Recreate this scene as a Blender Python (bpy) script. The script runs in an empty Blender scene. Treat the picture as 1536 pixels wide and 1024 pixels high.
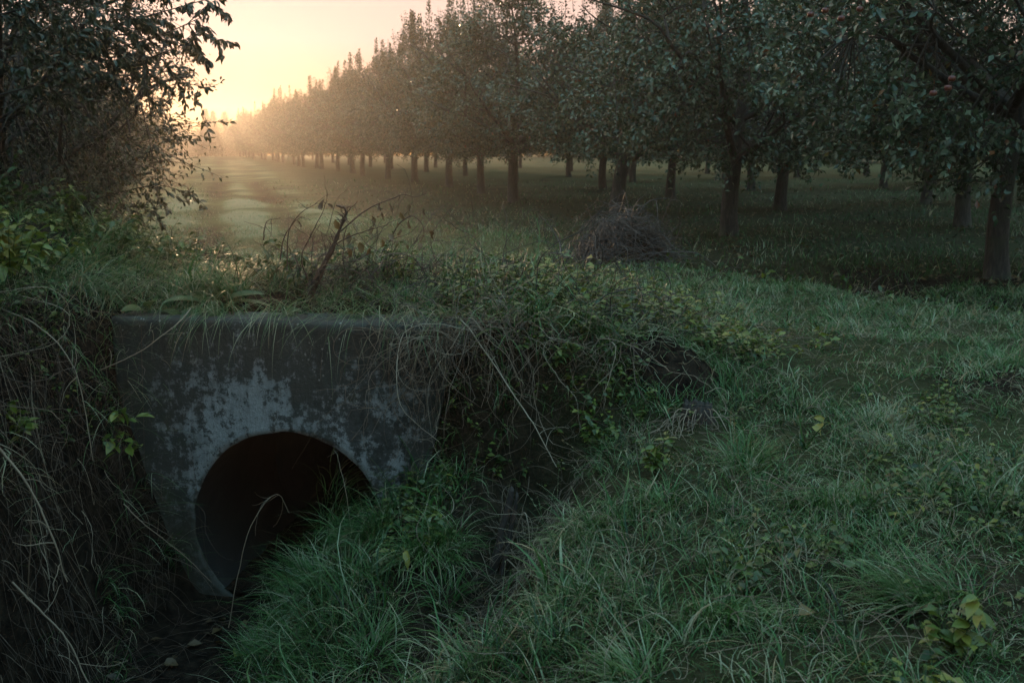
import bpy, math
import numpy as np

rng = np.random.default_rng(11)
scene = bpy.context.scene
COL = scene.collection

# ------------------------------------------------------------------ camera numbers
FPX, PITCH, CAMZ = 1493.0, math.atan(290 / 1493.0), 1.25
CP, SP = math.cos(PITCH), math.sin(PITCH)


def at(u, v, Y):
    """a photo pixel seen at distance Y along the lane -> a point of the place"""
    xc, yc = (u - 768) / FPX, -(v - 512) / FPX
    d = np.array([xc, CP + yc * SP, -SP + yc * CP])
    p = d / d[1] * Y
    p[2] += CAMZ
    return p


# ------------------------------------------------------------------ noise
def _h(ix, iy, iz, seed):
    n = (ix.astype(np.int64) * 374761393 + iy.astype(np.int64) * 668265263 + iz.astype(np.int64) * 2147483647 + seed * 974634347) & 0x7FFFFFFF
    n = ((n ^ (n >> 13)) * 1274126177) & 0x7FFFFFFF
    return ((n ^ (n >> 16)) & 0xFFFF) / 65535.0


def noise(x, y, s=1.0, seed=0, z=None, octaves=1):
    x = np.asarray(x, float); y = np.asarray(y, float)
    z = np.zeros_like(x) if z is None else np.asarray(z, float)
    out = np.zeros(np.broadcast(x, y).shape); amp, tot = 1.0, 0.0
    for o in range(octaves):
        X, Y, Z = x / s, y / s, z / s
        fx, fy, fz = np.floor(X), np.floor(Y), np.floor(Z)
        tx, ty, tz = X - fx, Y - fy, Z - fz
        tx = tx * tx * (3 - 2 * tx); ty = ty * ty * (3 - 2 * ty); tz = tz * tz * (3 - 2 * tz)
        r = 0
        for dz in ((0, 1) if np.any(z) else (0,)):
            wz = (1 - tz) if dz == 0 else tz
            a = _h(fx, fy, fz + dz, seed + o); b = _h(fx + 1, fy, fz + dz, seed + o)
            c = _h(fx, fy + 1, fz + dz, seed + o); d = _h(fx + 1, fy + 1, fz + dz, seed + o)
            r = r + wz * ((a * (1 - tx) + b * tx) * (1 - ty) + (c * (1 - tx) + d * tx) * ty)
        out += amp * r; tot += amp; amp *= 0.5; s = s / 2.03
    return out / tot


def sstep(a, b, x):
    t = np.clip((np.asarray(x, float) - a) / (b - a), 0, 1)
    return t * t * (3 - 2 * t)


# ------------------------------------------------------------------ ground shape
YAW = math.radians(8)
WO = np.array([-1.225, 5.15]); WA = np.array([math.cos(YAW), -math.sin(YAW)]); WN = np.array([math.sin(YAW), math.cos(YAW)])
PIPE_Z, PIPE_R = -0.79, 0.545
WALL_U0, WALL_U1, WALL_T, WALL_TOP = -0.95, 1.02, 0.30, 0.355


def wall_uw(x, y):
    dx, dy = x - WO[0], y - WO[1]
    return dx * WA[0] + dy * WA[1], dx * WN[0] + dy * WN[1]


def ditch_e(x, y):
    return x - (WO[0] + 0.10 * (y - 5.15))


def crest_c(x, y):
    """signed distance beyond the line where the grass track drops to the orchard"""
    return (x - 2.6) * 0.857 + (y - 9.0) * 0.515 + 0.35 * (noise(x, y, 1.7, 91) - .5)


def ground(x, y, fine=True):
    x = np.asarray(x, float); y = np.asarray(y, float)
    u, w = wall_uw(x, y); e = ditch_e(x, y)
    n1 = noise(x, y, 0.9, 3, octaves=2) - .5
    fu = 1 - 0.8 * sstep(1.15, 2.9, u)
    P = 0.36 * fu * np.exp(-((w - .75) / 1.7) ** 2 * (w > .75)) + .10 * np.exp(-(((w - 1.0) / .55) ** 2)) * fu * np.exp(-((u + .1) / 1.2) ** 2)
    P = P + 0.42 * sstep(-.9, -2.2, u) * sstep(13, 7, y)
    right = -1.22 + 1.22 * (1 - np.exp(-np.clip(e + .04 - .30 * np.clip(4.85 - y, 0, 1.3), 0, None) / .82))
    left = 1.72 * sstep(.55, 1.22, -e + .18 * n1)
    L = np.where(e > 0, right, -1.22 + left)
    L = L + .07 * np.exp(-((e - 1.95) / .5) ** 2)
    w0 = .06 - .40 * sstep(.68, 1.06, u) + .22 * n1 * sstep(.68, .95, u)
    wid = .2 + .14 * sstep(.6, .95, u) + .85 * sstep(1.05, 3.0, u)
    t = sstep(0, 1, (w - w0) / wid)
    z = L * (1 - t) + P * t
    # drop behind the crest, and the orchard floor
    c = crest_c(x, y)
    z = z - .26 * sstep(0, .35, c) * sstep(1.9, .8, c) * sstep(14, 10, y) - .08 * sstep(.2, 1.5, c) * sstep(60, 12, y)
    gl = .03 + (y - 4.35) * .30
    z = z - .36 * np.exp(-((x - gl) / .25) ** 2) * sstep(2.7, 3.3, y) * sstep(5.0, 4.5, y)
    # bumps
    flat = sstep(.3, .6, np.abs(e + .12)) + (y > 5.4)
    z = z + .07 * n1 * np.clip(flat, .3, 1) * (1 - .7 * sstep(8, 13, y)) + .035 * (noise(x, y, .27, 8) - .5) * np.clip(flat, .4, 1) * sstep(30, 8, y)
    # keep the soil just under the rim of the headwall
    nearw = sstep(1.25, 1.0, np.abs(u)) * sstep(.62, .34, w) * (w > -.05)
    z = np.where(nearw > 0, np.minimum(z, .315 + (1 - nearw) * .4), z)
    # wheel ruts of the lane
    lane = -2.4 - .285 * (y - 10)
    for o in (-.6, .6):
        z = z - .06 * np.exp(-((x - lane - o) / .25) ** 2) * sstep(9, 14, y)
    z = z + .25 * (noise(x, y, 18, 5) - .5) * sstep(25, 60, y)
    return z


# ------------------------------------------------------------------ mesh building
class MB:
    def __init__(s):
        s.v, s.f3, s.f4, s.t, s.n, s.m3, s.m4 = [], [], [], [], 0, [], []

    def add(s, v, f, tint=0.5, mat=0):
        v = np.asarray(v, np.float32).reshape(-1, 3); f = np.asarray(f, np.int32)
        if len(v) == 0: return s
        t = np.broadcast_to(np.asarray(tint, np.float32), (len(v),)) if np.ndim(tint) == 0 else np.asarray(tint, np.float32)
        s.v.append(v); s.t.append(t)
        if f.shape[1] == 3: s.f3.append(f + s.n); s.m3.append(np.full(len(f), mat, np.int32))
        else: s.f4.append(f + s.n); s.m4.append(np.full(len(f), mat, np.int32))
        s.n += len(v)
        return s

    def mesh(s, name, mats, smooth=True):
        me = bpy.data.meshes.new(name)
        v = np.concatenate(s.v); t = np.concatenate(s.t)
        f3 = np.concatenate(s.f3) if s.f3 else np.zeros((0, 3), np.int32)
        f4 = np.concatenate(s.f4) if s.f4 else np.zeros((0, 4), np.int32)
        mi = np.concatenate(s.m3 + s.m4)
        loops = np.concatenate([f3.ravel(), f4.ravel()])
        tot = np.concatenate([np.full(len(f3), 3, np.int32), np.full(len(f4), 4, np.int32)])
        start = np.concatenate([[0], np.cumsum(tot)[:-1]]).astype(np.int32)
        me.vertices.add(len(v)); me.vertices.foreach_set('co', v.ravel())
        me.loops.add(len(loops)); me.loops.foreach_set('vertex_index', loops.astype(np.int32))
        me.polygons.add(len(tot)); me.polygons.foreach_set('loop_start', start)
        me.polygons.foreach_set('material_index', mi)
        me.polygons.foreach_set('use_smooth', np.full(len(tot), smooth))
        a = me.attributes.new('tint', 'FLOAT', 'POINT'); a.data.foreach_set('value', t)
        me.update(calc_edges=True)
        for m in (mats if isinstance(mats, (list, tuple)) else [mats]): me.materials.append(m)
        return me

    def obj(s, name, mats, parent=None, smooth=True, loc=None):
        o = bpy.data.objects.new(name, s.mesh(name, mats, smooth)); COL.objects.link(o)
        if parent is not None: o.parent = parent
        if loc is not None: o.location = loc
        return o


def tag(o, label=None, cat=None, group=None, kind=None):
    if label: o['label'] = label
    if cat: o['category'] = cat
    if group: o['group'] = group
    if kind: o['kind'] = kind
    return o


def thing(name, label, cat, loc, rz=0, group=None):
    o = bpy.data.objects.new(name, None); COL.objects.link(o)
    o.location = [float(a) for a in loc]; o.rotation_euler = (0, 0, rz); o.empty_display_size = .2
    return tag(o, label, cat, group)


def copy_tree(o, parent=None):
    c = o.copy(); COL.objects.link(c)
    if parent is not None: c.parent = parent
    for ch in list(o.children): copy_tree(ch, c)
    return c


def unit(a):
    return a / np.maximum(np.linalg.norm(a, axis=-1, keepdims=True), 1e-9)


def tubes(mb, P, R, sides=4, tint=.5, mat=0, cap=False):
    """P (n,k,3) polylines, R (n,k) radii"""
    P = np.asarray(P, float); n, k, _ = P.shape
    R = np.broadcast_to(np.asarray(R, float), (n, k))
    T = np.empty_like(P); T[:, 1:-1] = P[:, 2:] - P[:, :-2]; T[:, 0] = P[:, 1] - P[:, 0]; T[:, -1] = P[:, -1] - P[:, -2]
    T = unit(T)
    D = unit(P[:, -1] - P[:, 0]); ref = np.where(np.abs(D[:, 2:3]) > .75, np.array([[1., .13, 0]]), np.array([[0., .1, 1.]]))
    A = unit(np.cross(T, ref[:, None, :])); B = np.cross(T, A)
    ang = np.arange(sides) / sides * 2 * np.pi
    V = P[:, :, None, :] + R[:, :, None, None] * (np.cos(ang)[None, None, :, None] * A[:, :, None, :] + np.sin(ang)[None, None, :, None] * B[:, :, None, :])
    idx = np.arange(n * k * sides).reshape(n, k, sides)
    a = idx[:, :-1, :]; b = np.roll(a, -1, axis=2); d = idx[:, 1:, :]; c = np.roll(d, -1, axis=2)
    F = np.stack([a, b, c, d], -1).reshape(-1, 4)
    tt = tint if np.ndim(tint) == 0 else np.repeat(np.asarray(tint), k * sides)
    mb.add(V.reshape(-1, 3), F, tt, mat)
    if cap:
        vc = P[:, [0, -1]].reshape(-1, 3); base = mb.n
        for j, e in ((0, 0), (1, k - 1)):
            ring = idx[:, e, :]
            c0 = mb.n
            vv = np.concatenate([V[:, e].reshape(-1, 3), P[:, e]])
            r = np.arange(n * sides).reshape(n, sides)
            f = np.stack([r, np.roll(r, -1, 1), np.broadcast_to((n * sides + np.arange(n))[:, None], (n, sides))], -1).reshape(-1, 3)
            mb.add(vv, f, .5, mat)


def leaves(mb, P, D, N, L, W, tint, fold=.35, droop=.3, mat=0, k=3):
    """leaf blades: base P, direction D, face normal N; a folded, drooping blade with k spine points"""
    P = np.asarray(P, float); n = len(P)
    D = unit(D); S = unit(np.cross(D, N)); N = np.cross(S, D)
    L = np.broadcast_to(np.asarray(L, float), (n,)); W = np.broadcast_to(np.asarray(W, float), (n,))
    droop = np.broadcast_to(np.asarray(droop, float), (n,))
    ts = np.linspace(0, 1, k + 1)
    prof = np.sin(np.pi * np.clip(ts, 0, 1) ** .85) ** .9
    V = [P + 0]
    for j, t in enumerate(ts[1:-1], 1):
        c = P + D * (L * t)[:, None] - N * (L * droop * t * t)[:, None]
        h = (W * .5 * prof[j])[:, None]; up = N * (W * fold * .5 * prof[j])[:, None]
        V += [c + S * h + up, c, c - S * h + up]
    V.append(P + D * (L * .96)[:, None] - N * (L * droop)[:, None])
    m = len(V); V = np.stack(V, 1)
    F3, F4 = [], []
    F3 += [[0, 1, 2], [0, 2, 3]]
    for j in range(k - 2):
        o = 1 + 3 * j
        F4 += [[o, o + 3, o + 4, o + 1], [o + 1, o + 4, o + 5, o + 2]]
    o = 1 + 3 * (k - 2)
    F3 += [[o, m - 1, o + 1], [o + 1, m - 1, o + 2]]
    off = (np.arange(n) * m)[:, None, None]
    tt = np.repeat(np.broadcast_to(np.asarray(tint, float), (n,)), m)
    n0 = mb.n
    mb.add(V.reshape(-1, 3), (np.array(F3)[None] + off).reshape(-1, 3), tt, mat)
    if F4:
        f = (np.array(F4)[None] + off).reshape(-1, 4).astype(np.int32)
        mb.f4.append(f + n0); mb.m4.append(np.full(len(f), mat, np.int32))


def blades(mb, P, az, L, W, lean, bend, tint, segs=4, curl=None, mat=0):
    """grass blades growing from P"""
    n = len(P); P = np.asarray(P, float)
    curl = rng.normal(0, .5, n) if curl is None else np.broadcast_to(curl, (n,))
    pos = P.copy(); V = []
    tw = rng.uniform(-.7, .7, n)
    for j in range(segs + 1):
        t = j / segs
        a = az + curl * t; th = lean + bend * t
        wd = az + np.pi / 2 + tw
        h = (W * .5 * (1 - t ** 1.8) + .0003)[:, None]
        s = np.stack([np.cos(wd), np.sin(wd), np.zeros(n)], 1)
        V += [pos - s * h, pos + s * h]
        if j < segs:
            th2 = lean + bend * (t + .5 / segs)
            d = np.stack([np.sin(th2) * np.cos(a), np.sin(th2) * np.sin(a), np.cos(th2)], 1)
            pos = pos + d * (L / segs)[:, None]
    m = len(V); V = np.stack(V, 1)
    F = np.array([[2 * j, 2 * j + 1, 2 * j + 3, 2 * j + 2] for j in range(segs)])
    F = (F[None] + (np.arange(n) * m)[:, None, None]).reshape(-1, 4)
    # paler tips: dewy highlights painted into the blade tint
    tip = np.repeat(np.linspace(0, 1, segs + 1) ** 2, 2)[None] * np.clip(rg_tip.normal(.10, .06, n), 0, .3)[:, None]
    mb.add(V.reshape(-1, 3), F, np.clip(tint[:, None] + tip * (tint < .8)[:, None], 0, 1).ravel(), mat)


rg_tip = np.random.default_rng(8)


def wander(P0, D0, steps, seglen, wob=.25, grav=0., clear=None, r=None, pull=None):
    """smooth random-walk curves (n, steps+1, 3)"""
    r = rng if r is None else r
    n = len(P0); p = np.array(P0, float); d = unit(np.array(D0, float))
    seglen = np.broadcast_to(np.asarray(seglen, float), (n,))
    k = r.normal(0, wob, (n, 3)); out = [p.copy()]
    for j in range(steps):
        k = .6 * k + r.normal(0, wob * .8, (n, 3))
        d = unit(d + k * .6 + np.array([0, 0, -grav]))
        p = p + d * seglen[:, None]
        if clear is not None:
            g = ground(p[:, 0], p[:, 1]) + clear
            low = p[:, 2] < g
            p[low, 2] = g[low]; d[low, 2] = np.abs(d[low, 2]) * .3
        out.append(p.copy())
    return np.stack(out, 1)


# ------------------------------------------------------------------ materials
def newmat(name):
    m = bpy.data.materials.new(name); m.use_nodes = True
    nt = m.node_tree; nt.nodes.clear()
    return m, nt, nt.nodes, nt.links


def ramp(nd, stops):
    r = nd.new('ShaderNodeValToRGB'); el = r.color_ramp.elements
    while len(el) > 1: el.remove(el[-1])
    el[0].position = stops[0][0]; el[0].color = (*stops[0][1], 1)
    for p, c in stops[1:]:
        e = el.new(p); e.color = (*c, 1)
    return r


def leaf_mat(name, stops, rough=.42, transl=.25, spec=.5, noise_amt=.18, nscale=9.):
    m, nt, nd, lk = newmat(name)
    out = nd.new('ShaderNodeOutputMaterial'); at_ = nd.new('ShaderNodeAttribute'); at_.attribute_name = 'tint'
    geo = nd.new('ShaderNodeNewGeometry')
    nz = nd.new('ShaderNodeTexNoise'); nz.inputs['Scale'].default_value = nscale; nz.inputs['Detail'].default_value = 2
    lk.new(geo.outputs['Position'], nz.inputs['Vector'])
    sub = nd.new('ShaderNodeMath'); sub.operation = 'MULTIPLY_ADD'; sub.inputs[1].default_value = noise_amt * 2; sub.inputs[2].default_value = -noise_amt
    lk.new(nz.outputs['Fac'], sub.inputs[0])
    ad = nd.new('ShaderNodeMath'); ad.operation = 'ADD'; ad.use_clamp = True
    lk.new(at_.outputs['Fac'], ad.inputs[0]); lk.new(sub.outputs[0], ad.inputs[1])
    r = ramp(nd, stops); lk.new(ad.outputs[0], r.inputs['Fac'])
    p = nd.new('ShaderNodeBsdfPrincipled'); p.inputs['Roughness'].default_value = rough; p.inputs['Specular IOR Level'].default_value = spec
    lk.new(r.outputs['Color'], p.inputs['Base Color'])
    if transl > 0:
        t = nd.new('ShaderNodeBsdfTranslucent'); mx = nd.new('ShaderNodeMixShader'); mx.inputs[0].default_value = transl
        lk.new(r.outputs['Color'], t.inputs['Color'])
        lk.new(p.outputs[0], mx.inputs[1]); lk.new(t.outputs[0], mx.inputs[2]); lk.new(mx.outputs[0], out.inputs['Surface'])
    else: lk.new(p.outputs[0], out.inputs['Surface'])
    return m


M = {}
M['grass'] = leaf_mat('grass_blade', [(0, (.010, .016, .005)), (.28, (.016, .054, .012)), (.5, (.044, .128, .030)), (.68, (.115, .215, .08)), (.84, (.30, .34, .23)), (1, (.30, .22, .12))], .42, .3, .32)
M['weed'] = leaf_mat('weed_leaf', [(0, (.014, .032, .010)), (.42, (.045, .09, .02)), (.7, (.13, .17, .026)), (1, (.26, .22, .04))], .4, .3)
M['tree_leaf'] = leaf_mat('orchard_leaf', [(0, (.018, .034, .014)), (.40, (.052, .085, .045)), (.66, (.13, .165, .10)), (.8, (.18, .21, .14)), (.93, (.19, .17, .06)), (1, (.15, .05, .02))], .27, .22)
M['hedge_leaf'] = leaf_mat('hedge_leaf', [(0, (.012, .02, .009)), (.5, (.03, .045, .018)), (.8, (.06, .06, .02)), (1, (.12, .07, .025))], .38, .2)
M['dead_leaf'] = leaf_mat('withered_leaf', [(0, (.03, .018, .01)), (.5, (.08, .05, .02)), (1, (.17, .12, .04))], .6, .2)
M['dry_stem'] = leaf_mat('dry_stem', [(0, (.02, .013, .009)), (.4, (.07, .048, .032)), (.75, (.17, .13, .09)), (1, (.32, .27, .2))], .6, 0)
M['red_twig'] = leaf_mat('reddish_dead_stem', [(0, (.016, .008, .006)), (.4, (.045, .022, .016)), (1, (.12, .07, .05))], .6, 0)
M['dark_twig'] = leaf_mat('dark_twig', [(0, (.012, .009, .008)), (.5, (.035, .026, .022)), (1, (.12, .095, .085))], .55, 0)


def bark_mat():
    m, nt, nd, lk = newmat('bark')
    out = nd.new('ShaderNodeOutputMaterial'); tc = nd.new('ShaderNodeTexCoord'); mp = nd.new('ShaderNodeMapping'); mp.inputs['Scale'].default_value = (1, 1, .22)
    lk.new(tc.outputs['Object'], mp.inputs['Vector'])
    n1 = nd.new('ShaderNodeTexNoise'); n1.inputs['Scale'].default_value = 34; n1.inputs['Detail'].default_value = 5; n1.inputs['Roughness'].default_value = .65
    lk.new(mp.outputs[0], n1.inputs['Vector'])
    n2 = nd.new('ShaderNodeTexNoise'); n2.inputs['Scale'].default_value = 5; n2.inputs['Detail'].default_value = 4
    lk.new(tc.outputs['Object'], n2.inputs['Vector'])
    r = ramp(nd, [(.3, (.010, .008, .007)), (.52, (.032, .026, .021)), (.72, (.075, .062, .05))]); lk.new(n1.outputs['Fac'], r.inputs['Fac'])
    mm = ramp(nd, [(.48, (0, 0, 0)), (.66, (1, 1, 1))]); lk.new(n2.outputs['Fac'], mm.inputs['Fac'])
    mx = nd.new('ShaderNodeMix'); mx.data_type = 'RGBA'; mx.inputs['B'].default_value = (.03, .038, .018, 1)
    f = nd.new('ShaderNodeMath'); f.operation = 'MULTIPLY'; f.inputs[1].default_value = .7
    lk.new(mm.outputs['Color'], f.inputs[0]); lk.new(f.outputs[0], mx.inputs['Factor']); lk.new(r.outputs['Color'], mx.inputs['A'])
    p = nd.new('ShaderNodeBsdfPrincipled'); p.inputs['Roughness'].default_value = .8
    bp = nd.new('ShaderNodeBump'); bp.inputs['Strength'].default_value = .9; bp.inputs['Distance'].default_value = .02
    lk.new(n1.outputs['Fac'], bp.inputs['Height']); lk.new(bp.outputs[0], p.inputs['Normal'])
    lk.new(mx.outputs['Result'], p.inputs['Base Color']); lk.new(p.outputs[0], out.inputs['Surface'])
    return m


M['bark'] = bark_mat()


def soil_mat(name='soil_and_turf', turf=True):
    m, nt, nd, lk = newmat(name)
    out = nd.new('ShaderNodeOutputMaterial'); geo = nd.new('ShaderNodeNewGeometry')

    def nz(scale, det=4, rough=.6):
        n = nd.new('ShaderNodeTexNoise'); n.inputs['Scale'].default_value = scale; n.inputs['Detail'].default_value = det; n.inputs['Roughness'].default_value = rough
        lk.new(geo.outputs['Position'], n.inputs['Vector']); return n
    n1, n2, n3 = nz(14, 6), nz(.55, 4), nz(60, 4, .7)
    soil = ramp(nd, [(.32, (.007, .0055, .0045)), (.5, (.017, .013, .010)), (.7, (.04, .031, .022))]); lk.new(n1.outputs['Fac'], soil.inputs['Fac'])
    p = nd.new('ShaderNodeBsdfPrincipled'); p.inputs['Roughness'].default_value = 1; p.inputs['Specular IOR Level'].default_value = .04
    col = soil.outputs['Color']
    if turf:
        at_ = nd.new('ShaderNodeAttribute'); at_.attribute_name = 'tint'
        mixn = nd.new('ShaderNodeMath'); mixn.operation = 'MULTIPLY_ADD'; mixn.inputs[1].default_value = .45; mixn.inputs[2].default_value = 0
        lk.new(n2.outputs['Fac'], mixn.inputs[0])
        ad = nd.new('ShaderNodeMath'); ad.operation = 'MULTIPLY_ADD'; ad.inputs[1].default_value = .55; lk.new(n3.outputs['Fac'], ad.inputs[0]); lk.new(mixn.outputs[0], ad.inputs[2])
        g = ramp(nd, [(.32, (.032, .03, .016)), (.45, (.085, .10, .04)), (.58, (.115, .155, .06)), (.72, (.19, .215, .10))]); lk.new(ad.outputs[0], g.inputs['Fac'])
        mx = nd.new('ShaderNodeMix'); mx.data_type = 'RGBA'
        lk.new(at_.outputs['Fac'], mx.inputs['Factor']); lk.new(soil.outputs['Color'], mx.inputs['A']); lk.new(g.outputs['Color'], mx.inputs['B'])
        lane_f = nd.new('ShaderNodeMapRange'); lane_f.inputs['From Min'].default_value = .62; lane_f.inputs['From Max'].default_value = .95
        lk.new(at_.outputs['Fac'], lane_f.inputs['Value'])
        pale = ramp(nd, [(.35, (.13, .135, .07)), (.6, (.23, .22, .13))]); lk.new(ad.outputs[0], pale.inputs['Fac'])
        mx2 = nd.new('ShaderNodeMix'); mx2.data_type = 'RGBA'; lk.new(lane_f.outputs[0], mx2.inputs['Factor']); lk.new(mx.outputs['Result'], mx2.inputs['A']); lk.new(pale.outputs['Color'], mx2.inputs['B'])
        col = mx2.outputs['Result']
    bp = nd.new('ShaderNodeBump'); bp.inputs['Strength'].default_value = .8; bp.inputs['Distance'].default_value = .03
    sm = nd.new('ShaderNodeMath'); sm.operation = 'ADD'; lk.new(n1.outputs['Fac'], sm.inputs[0]); lk.new(n3.outputs['Fac'], sm.inputs[1])
    lk.new(sm.outputs[0], bp.inputs['Height']); lk.new(bp.outputs[0], p.inputs['Normal'])
    lk.new(col, p.inputs['Base Color']); lk.new(p.outputs[0], out.inputs['Surface'])
    return m


M['ground'] = soil_mat(); M['soil'] = soil_mat('bare_soil', False)


def concrete_mat():
    m, nt, nd, lk = newmat('weathered_concrete')
    out = nd.new('ShaderNodeOutputMaterial'); tc = nd.new('ShaderNodeTexCoord')

    def nz(scale, det=5, rough=.6, sc=(1, 1, 1)):
        mp = nd.new('ShaderNodeMapping'); mp.inputs['Scale'].default_value = sc; mp.inputs['Location'].default_value = (7.31, 3.17, 5.73); lk.new(tc.outputs['Object'], mp.inputs['Vector'])
        n = nd.new('ShaderNodeTexNoise'); n.inputs['Scale'].default_value = scale; n.inputs['Detail'].default_value = det; n.inputs['Roughness'].default_value = rough
        lk.new(mp.outputs[0], n.inputs['Vector']); return n

    def mixc(fac, a, b):
        mx = nd.new('ShaderNodeMix'); mx.data_type = 'RGBA'
        lk.new(fac, mx.inputs['Factor'])
        lk.new(a, mx.inputs['A'])
        if isinstance(b, tuple): mx.inputs['B'].default_value = (*b, 1)
        else: lk.new(b, mx.inputs['B'])
        return mx.outputs['Result']

    def mask(src, a, b):
        r = ramp(nd, [(a, (0, 0, 0)), (b, (1, 1, 1))]); lk.new(src, r.inputs['Fac']); return r.outputs['Color']

    def mul(a, b):
        x = nd.new('ShaderNodeMath'); x.operation = 'MULTIPLY'; lk.new(a, x.inputs[0])
        if isinstance(b, (int, float)): x.inputs[1].default_value = b
        else: lk.new(b, x.inputs[1])
        return x.outputs[0]

    def add(a, b, k=1.):
        x = nd.new('ShaderNodeMath'); x.operation = 'MULTIPLY_ADD'; lk.new(b, x.inputs[0]); x.inputs[1].default_value = k; lk.new(a, x.inputs[2]); return x.outputs[0]
    fine, mid, big, streak = nz(60, 6, .75), nz(15, 8, .78), nz(2.4, 6, .65), nz(9, 5, .65, (1.5, 1.5, .16))
    base = ramp(nd, [(.3, (.19, .215, .23)), (.55, (.30, .325, .34)), (.75, (.44, .46, .47))]); lk.new(fine.outputs['Fac'], base.inputs['Fac'])
    sep = nd.new('ShaderNodeSeparateXYZ'); lk.new(tc.outputs['Object'], sep.inputs[0])
    # black algae: more towards the rim of the top edge, in streaks and blots
    zr = nd.new('ShaderNodeMapRange'); zr.inputs['From Min'].default_value = -.25; zr.inputs['From Max'].default_value = .36; zr.inputs['To Min'].default_value = 0; zr.inputs['To Max'].default_value = .14
    lk.new(sep.outputs['Z'], zr.inputs['Value'])
    s = add(add(mul(mid.outputs['Fac'], .5), big.outputs['Fac'], .42), streak.outputs['Fac'], .34)
    s = add(s, zr.outputs[0], .75)
    xr = nd.new('ShaderNodeMapRange'); xr.inputs['From Min'].default_value = -.35; xr.inputs['From Max'].default_value = -.8; xr.inputs['To Min'].default_value = 0; xr.inputs['To Max'].default_value = .1
    lk.new(sep.outputs['X'], xr.inputs['Value']); s = add(s, xr.outputs[0])
    xr2 = nd.new('ShaderNodeMapRange'); xr2.inputs['From Min'].default_value = .62; xr2.inputs['From Max'].default_value = .85; xr2.inputs['To Min'].default_value = 0; xr2.inputs['To Max'].default_value = .12
    lk.new(sep.outputs['X'], xr2.inputs['Value']); s = add(s, xr2.outputs[0])
    dk = (.03, .034, .03)
    c = mixc(mul(mask(s, .58, .72), .74), base.outputs['Color'], (.05, .055, .05))
    blot = nz(22, 9, .8)
    sb = add(add(mul(blot.outputs['Fac'], .62), s, .55), big.outputs['Fac'], .08)
    c = mixc(mul(mask(sb, .68, .72), .9), c, dk)
    right = nz(3.2, 7, .7)
    xr3 = nd.new('ShaderNodeMapRange'); xr3.inputs['From Min'].default_value = .05; xr3.inputs['From Max'].default_value = .4; xr3.inputs['To Min'].default_value = 0; xr3.inputs['To Max'].default_value = .09
    lk.new(sep.outputs['X'], xr3.inputs['Value'])
    rb = add(add(mul(right.outputs['Fac'], .6), blot.outputs['Fac'], .4), xr3.outputs[0])
    c = mixc(mul(mask(rb, .57, .615), .9), c, (.024, .028, .026))
    # wall turns darker and mottled towards its foot
    zf = nd.new('ShaderNodeMapRange'); zf.inputs['From Min'].default_value = -.45; zf.inputs['From Max'].default_value = -.92; zf.inputs['To Min'].default_value = 0; zf.inputs['To Max'].default_value = .5
    lk.new(sep.outputs['Z'], zf.inputs['Value'])
    c = mixc(mul(mask(add(mul(mid.outputs['Fac'], .6), zf.outputs[0]), .42, .62), .85), c, (.03, .034, .024))
    # green moss film
    moss = nz(4.3, 6, .7)
    mm = add(mul(moss.outputs['Fac'], .8), xr.outputs[0], 1.2)
    c = mixc(mul(mask(mm, .5, .62), .6), c, (.04, .05, .018))
    # drip stains under the rim, a hairline crack over the crown of the pipe
    drip = nz(13, 4, .6, (1, 1, .05))
    dz = nd.new('ShaderNodeMapRange'); dz.inputs['From Min'].default_value = -.15; dz.inputs['From Max'].default_value = .34; dz.inputs['To Min'].default_value = 0; dz.inputs['To Max'].default_value = .2
    lk.new(sep.outputs['Z'], dz.inputs['Value'])
    c = mixc(mul(mask(add(mul(drip.outputs['Fac'], .75), dz.outputs[0]), .5, .58), .7), c, (.028, .03, .026))
    # pale lichen spots
    vo = nd.new('ShaderNodeTexVoronoi'); vo.inputs['Scale'].default_value = 30; lk.new(tc.outputs['Object'], vo.inputs['Vector'])
    wob = add(vo.outputs['Distance'], fine.outputs['Fac'], .35)
    inv = nd.new('ShaderNodeMath'); inv.operation = 'SUBTRACT'; inv.inputs[0].default_value = 1; lk.new(wob, inv.inputs[1])
    lich = mul(mask(inv.outputs[0], .62, .72), mask(moss.outputs['Fac'], .5, .58))
    c = mixc(mul(lich, .55), c, (.36, .38, .37))
    p = nd.new('ShaderNodeBsdfPrincipled'); p.inputs['Roughness'].default_value = .82
    lk.new(c, p.inputs['Base Color'])
    wv = nd.new('ShaderNodeTexWave'); wv.bands_direction = 'Z'; wv.inputs['Scale'].default_value = 2.2; wv.inputs['Distortion'].default_value = .25; wv.inputs['Detail'].default_value = 2; lk.new(tc.outputs['Object'], wv.inputs['Vector'])
    line = mask(wv.outputs['Fac'], .0, .035)
    h = add(add(mul(mid.outputs['Fac'], .7), fine.outputs['Fac'], .5), mask(s, .5, .65), .2)
    h = add(h, line, .06)
    bp = nd.new('ShaderNodeBump'); bp.inputs['Strength'].default_value = .7; bp.inputs['Distance'].default_value = .012
    lk.new(h, bp.inputs['Height']); lk.new(bp.outputs[0], p.inputs['Normal'])
    lk.new(p.outputs[0], out.inputs['Surface'])
    return m


M['concrete'] = concrete_mat()


def hit(u, v, y0=1.2, y1=60):
    """where a photo pixel meets the ground"""
    ys = np.concatenate([np.arange(y0, 12, .02), np.arange(12, y1, .2)])
    xc, yc = (u - 768) / FPX, -(v - 512) / FPX
    d = np.array([xc, CP + yc * SP, -SP + yc * CP]) / (CP + yc * SP)
    p = ys[:, None] * d; p[:, 2] += CAMZ
    under = p[:, 2] < ground(p[:, 0], p[:, 1])
    return p[np.argmax(under)] if under.any() else p[-1]


def parent_keep(o, root):
    bpy.context.view_layer.update()
    o.parent = root; o.matrix_parent_inverse = root.matrix_world.inverted()
    return o
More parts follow.
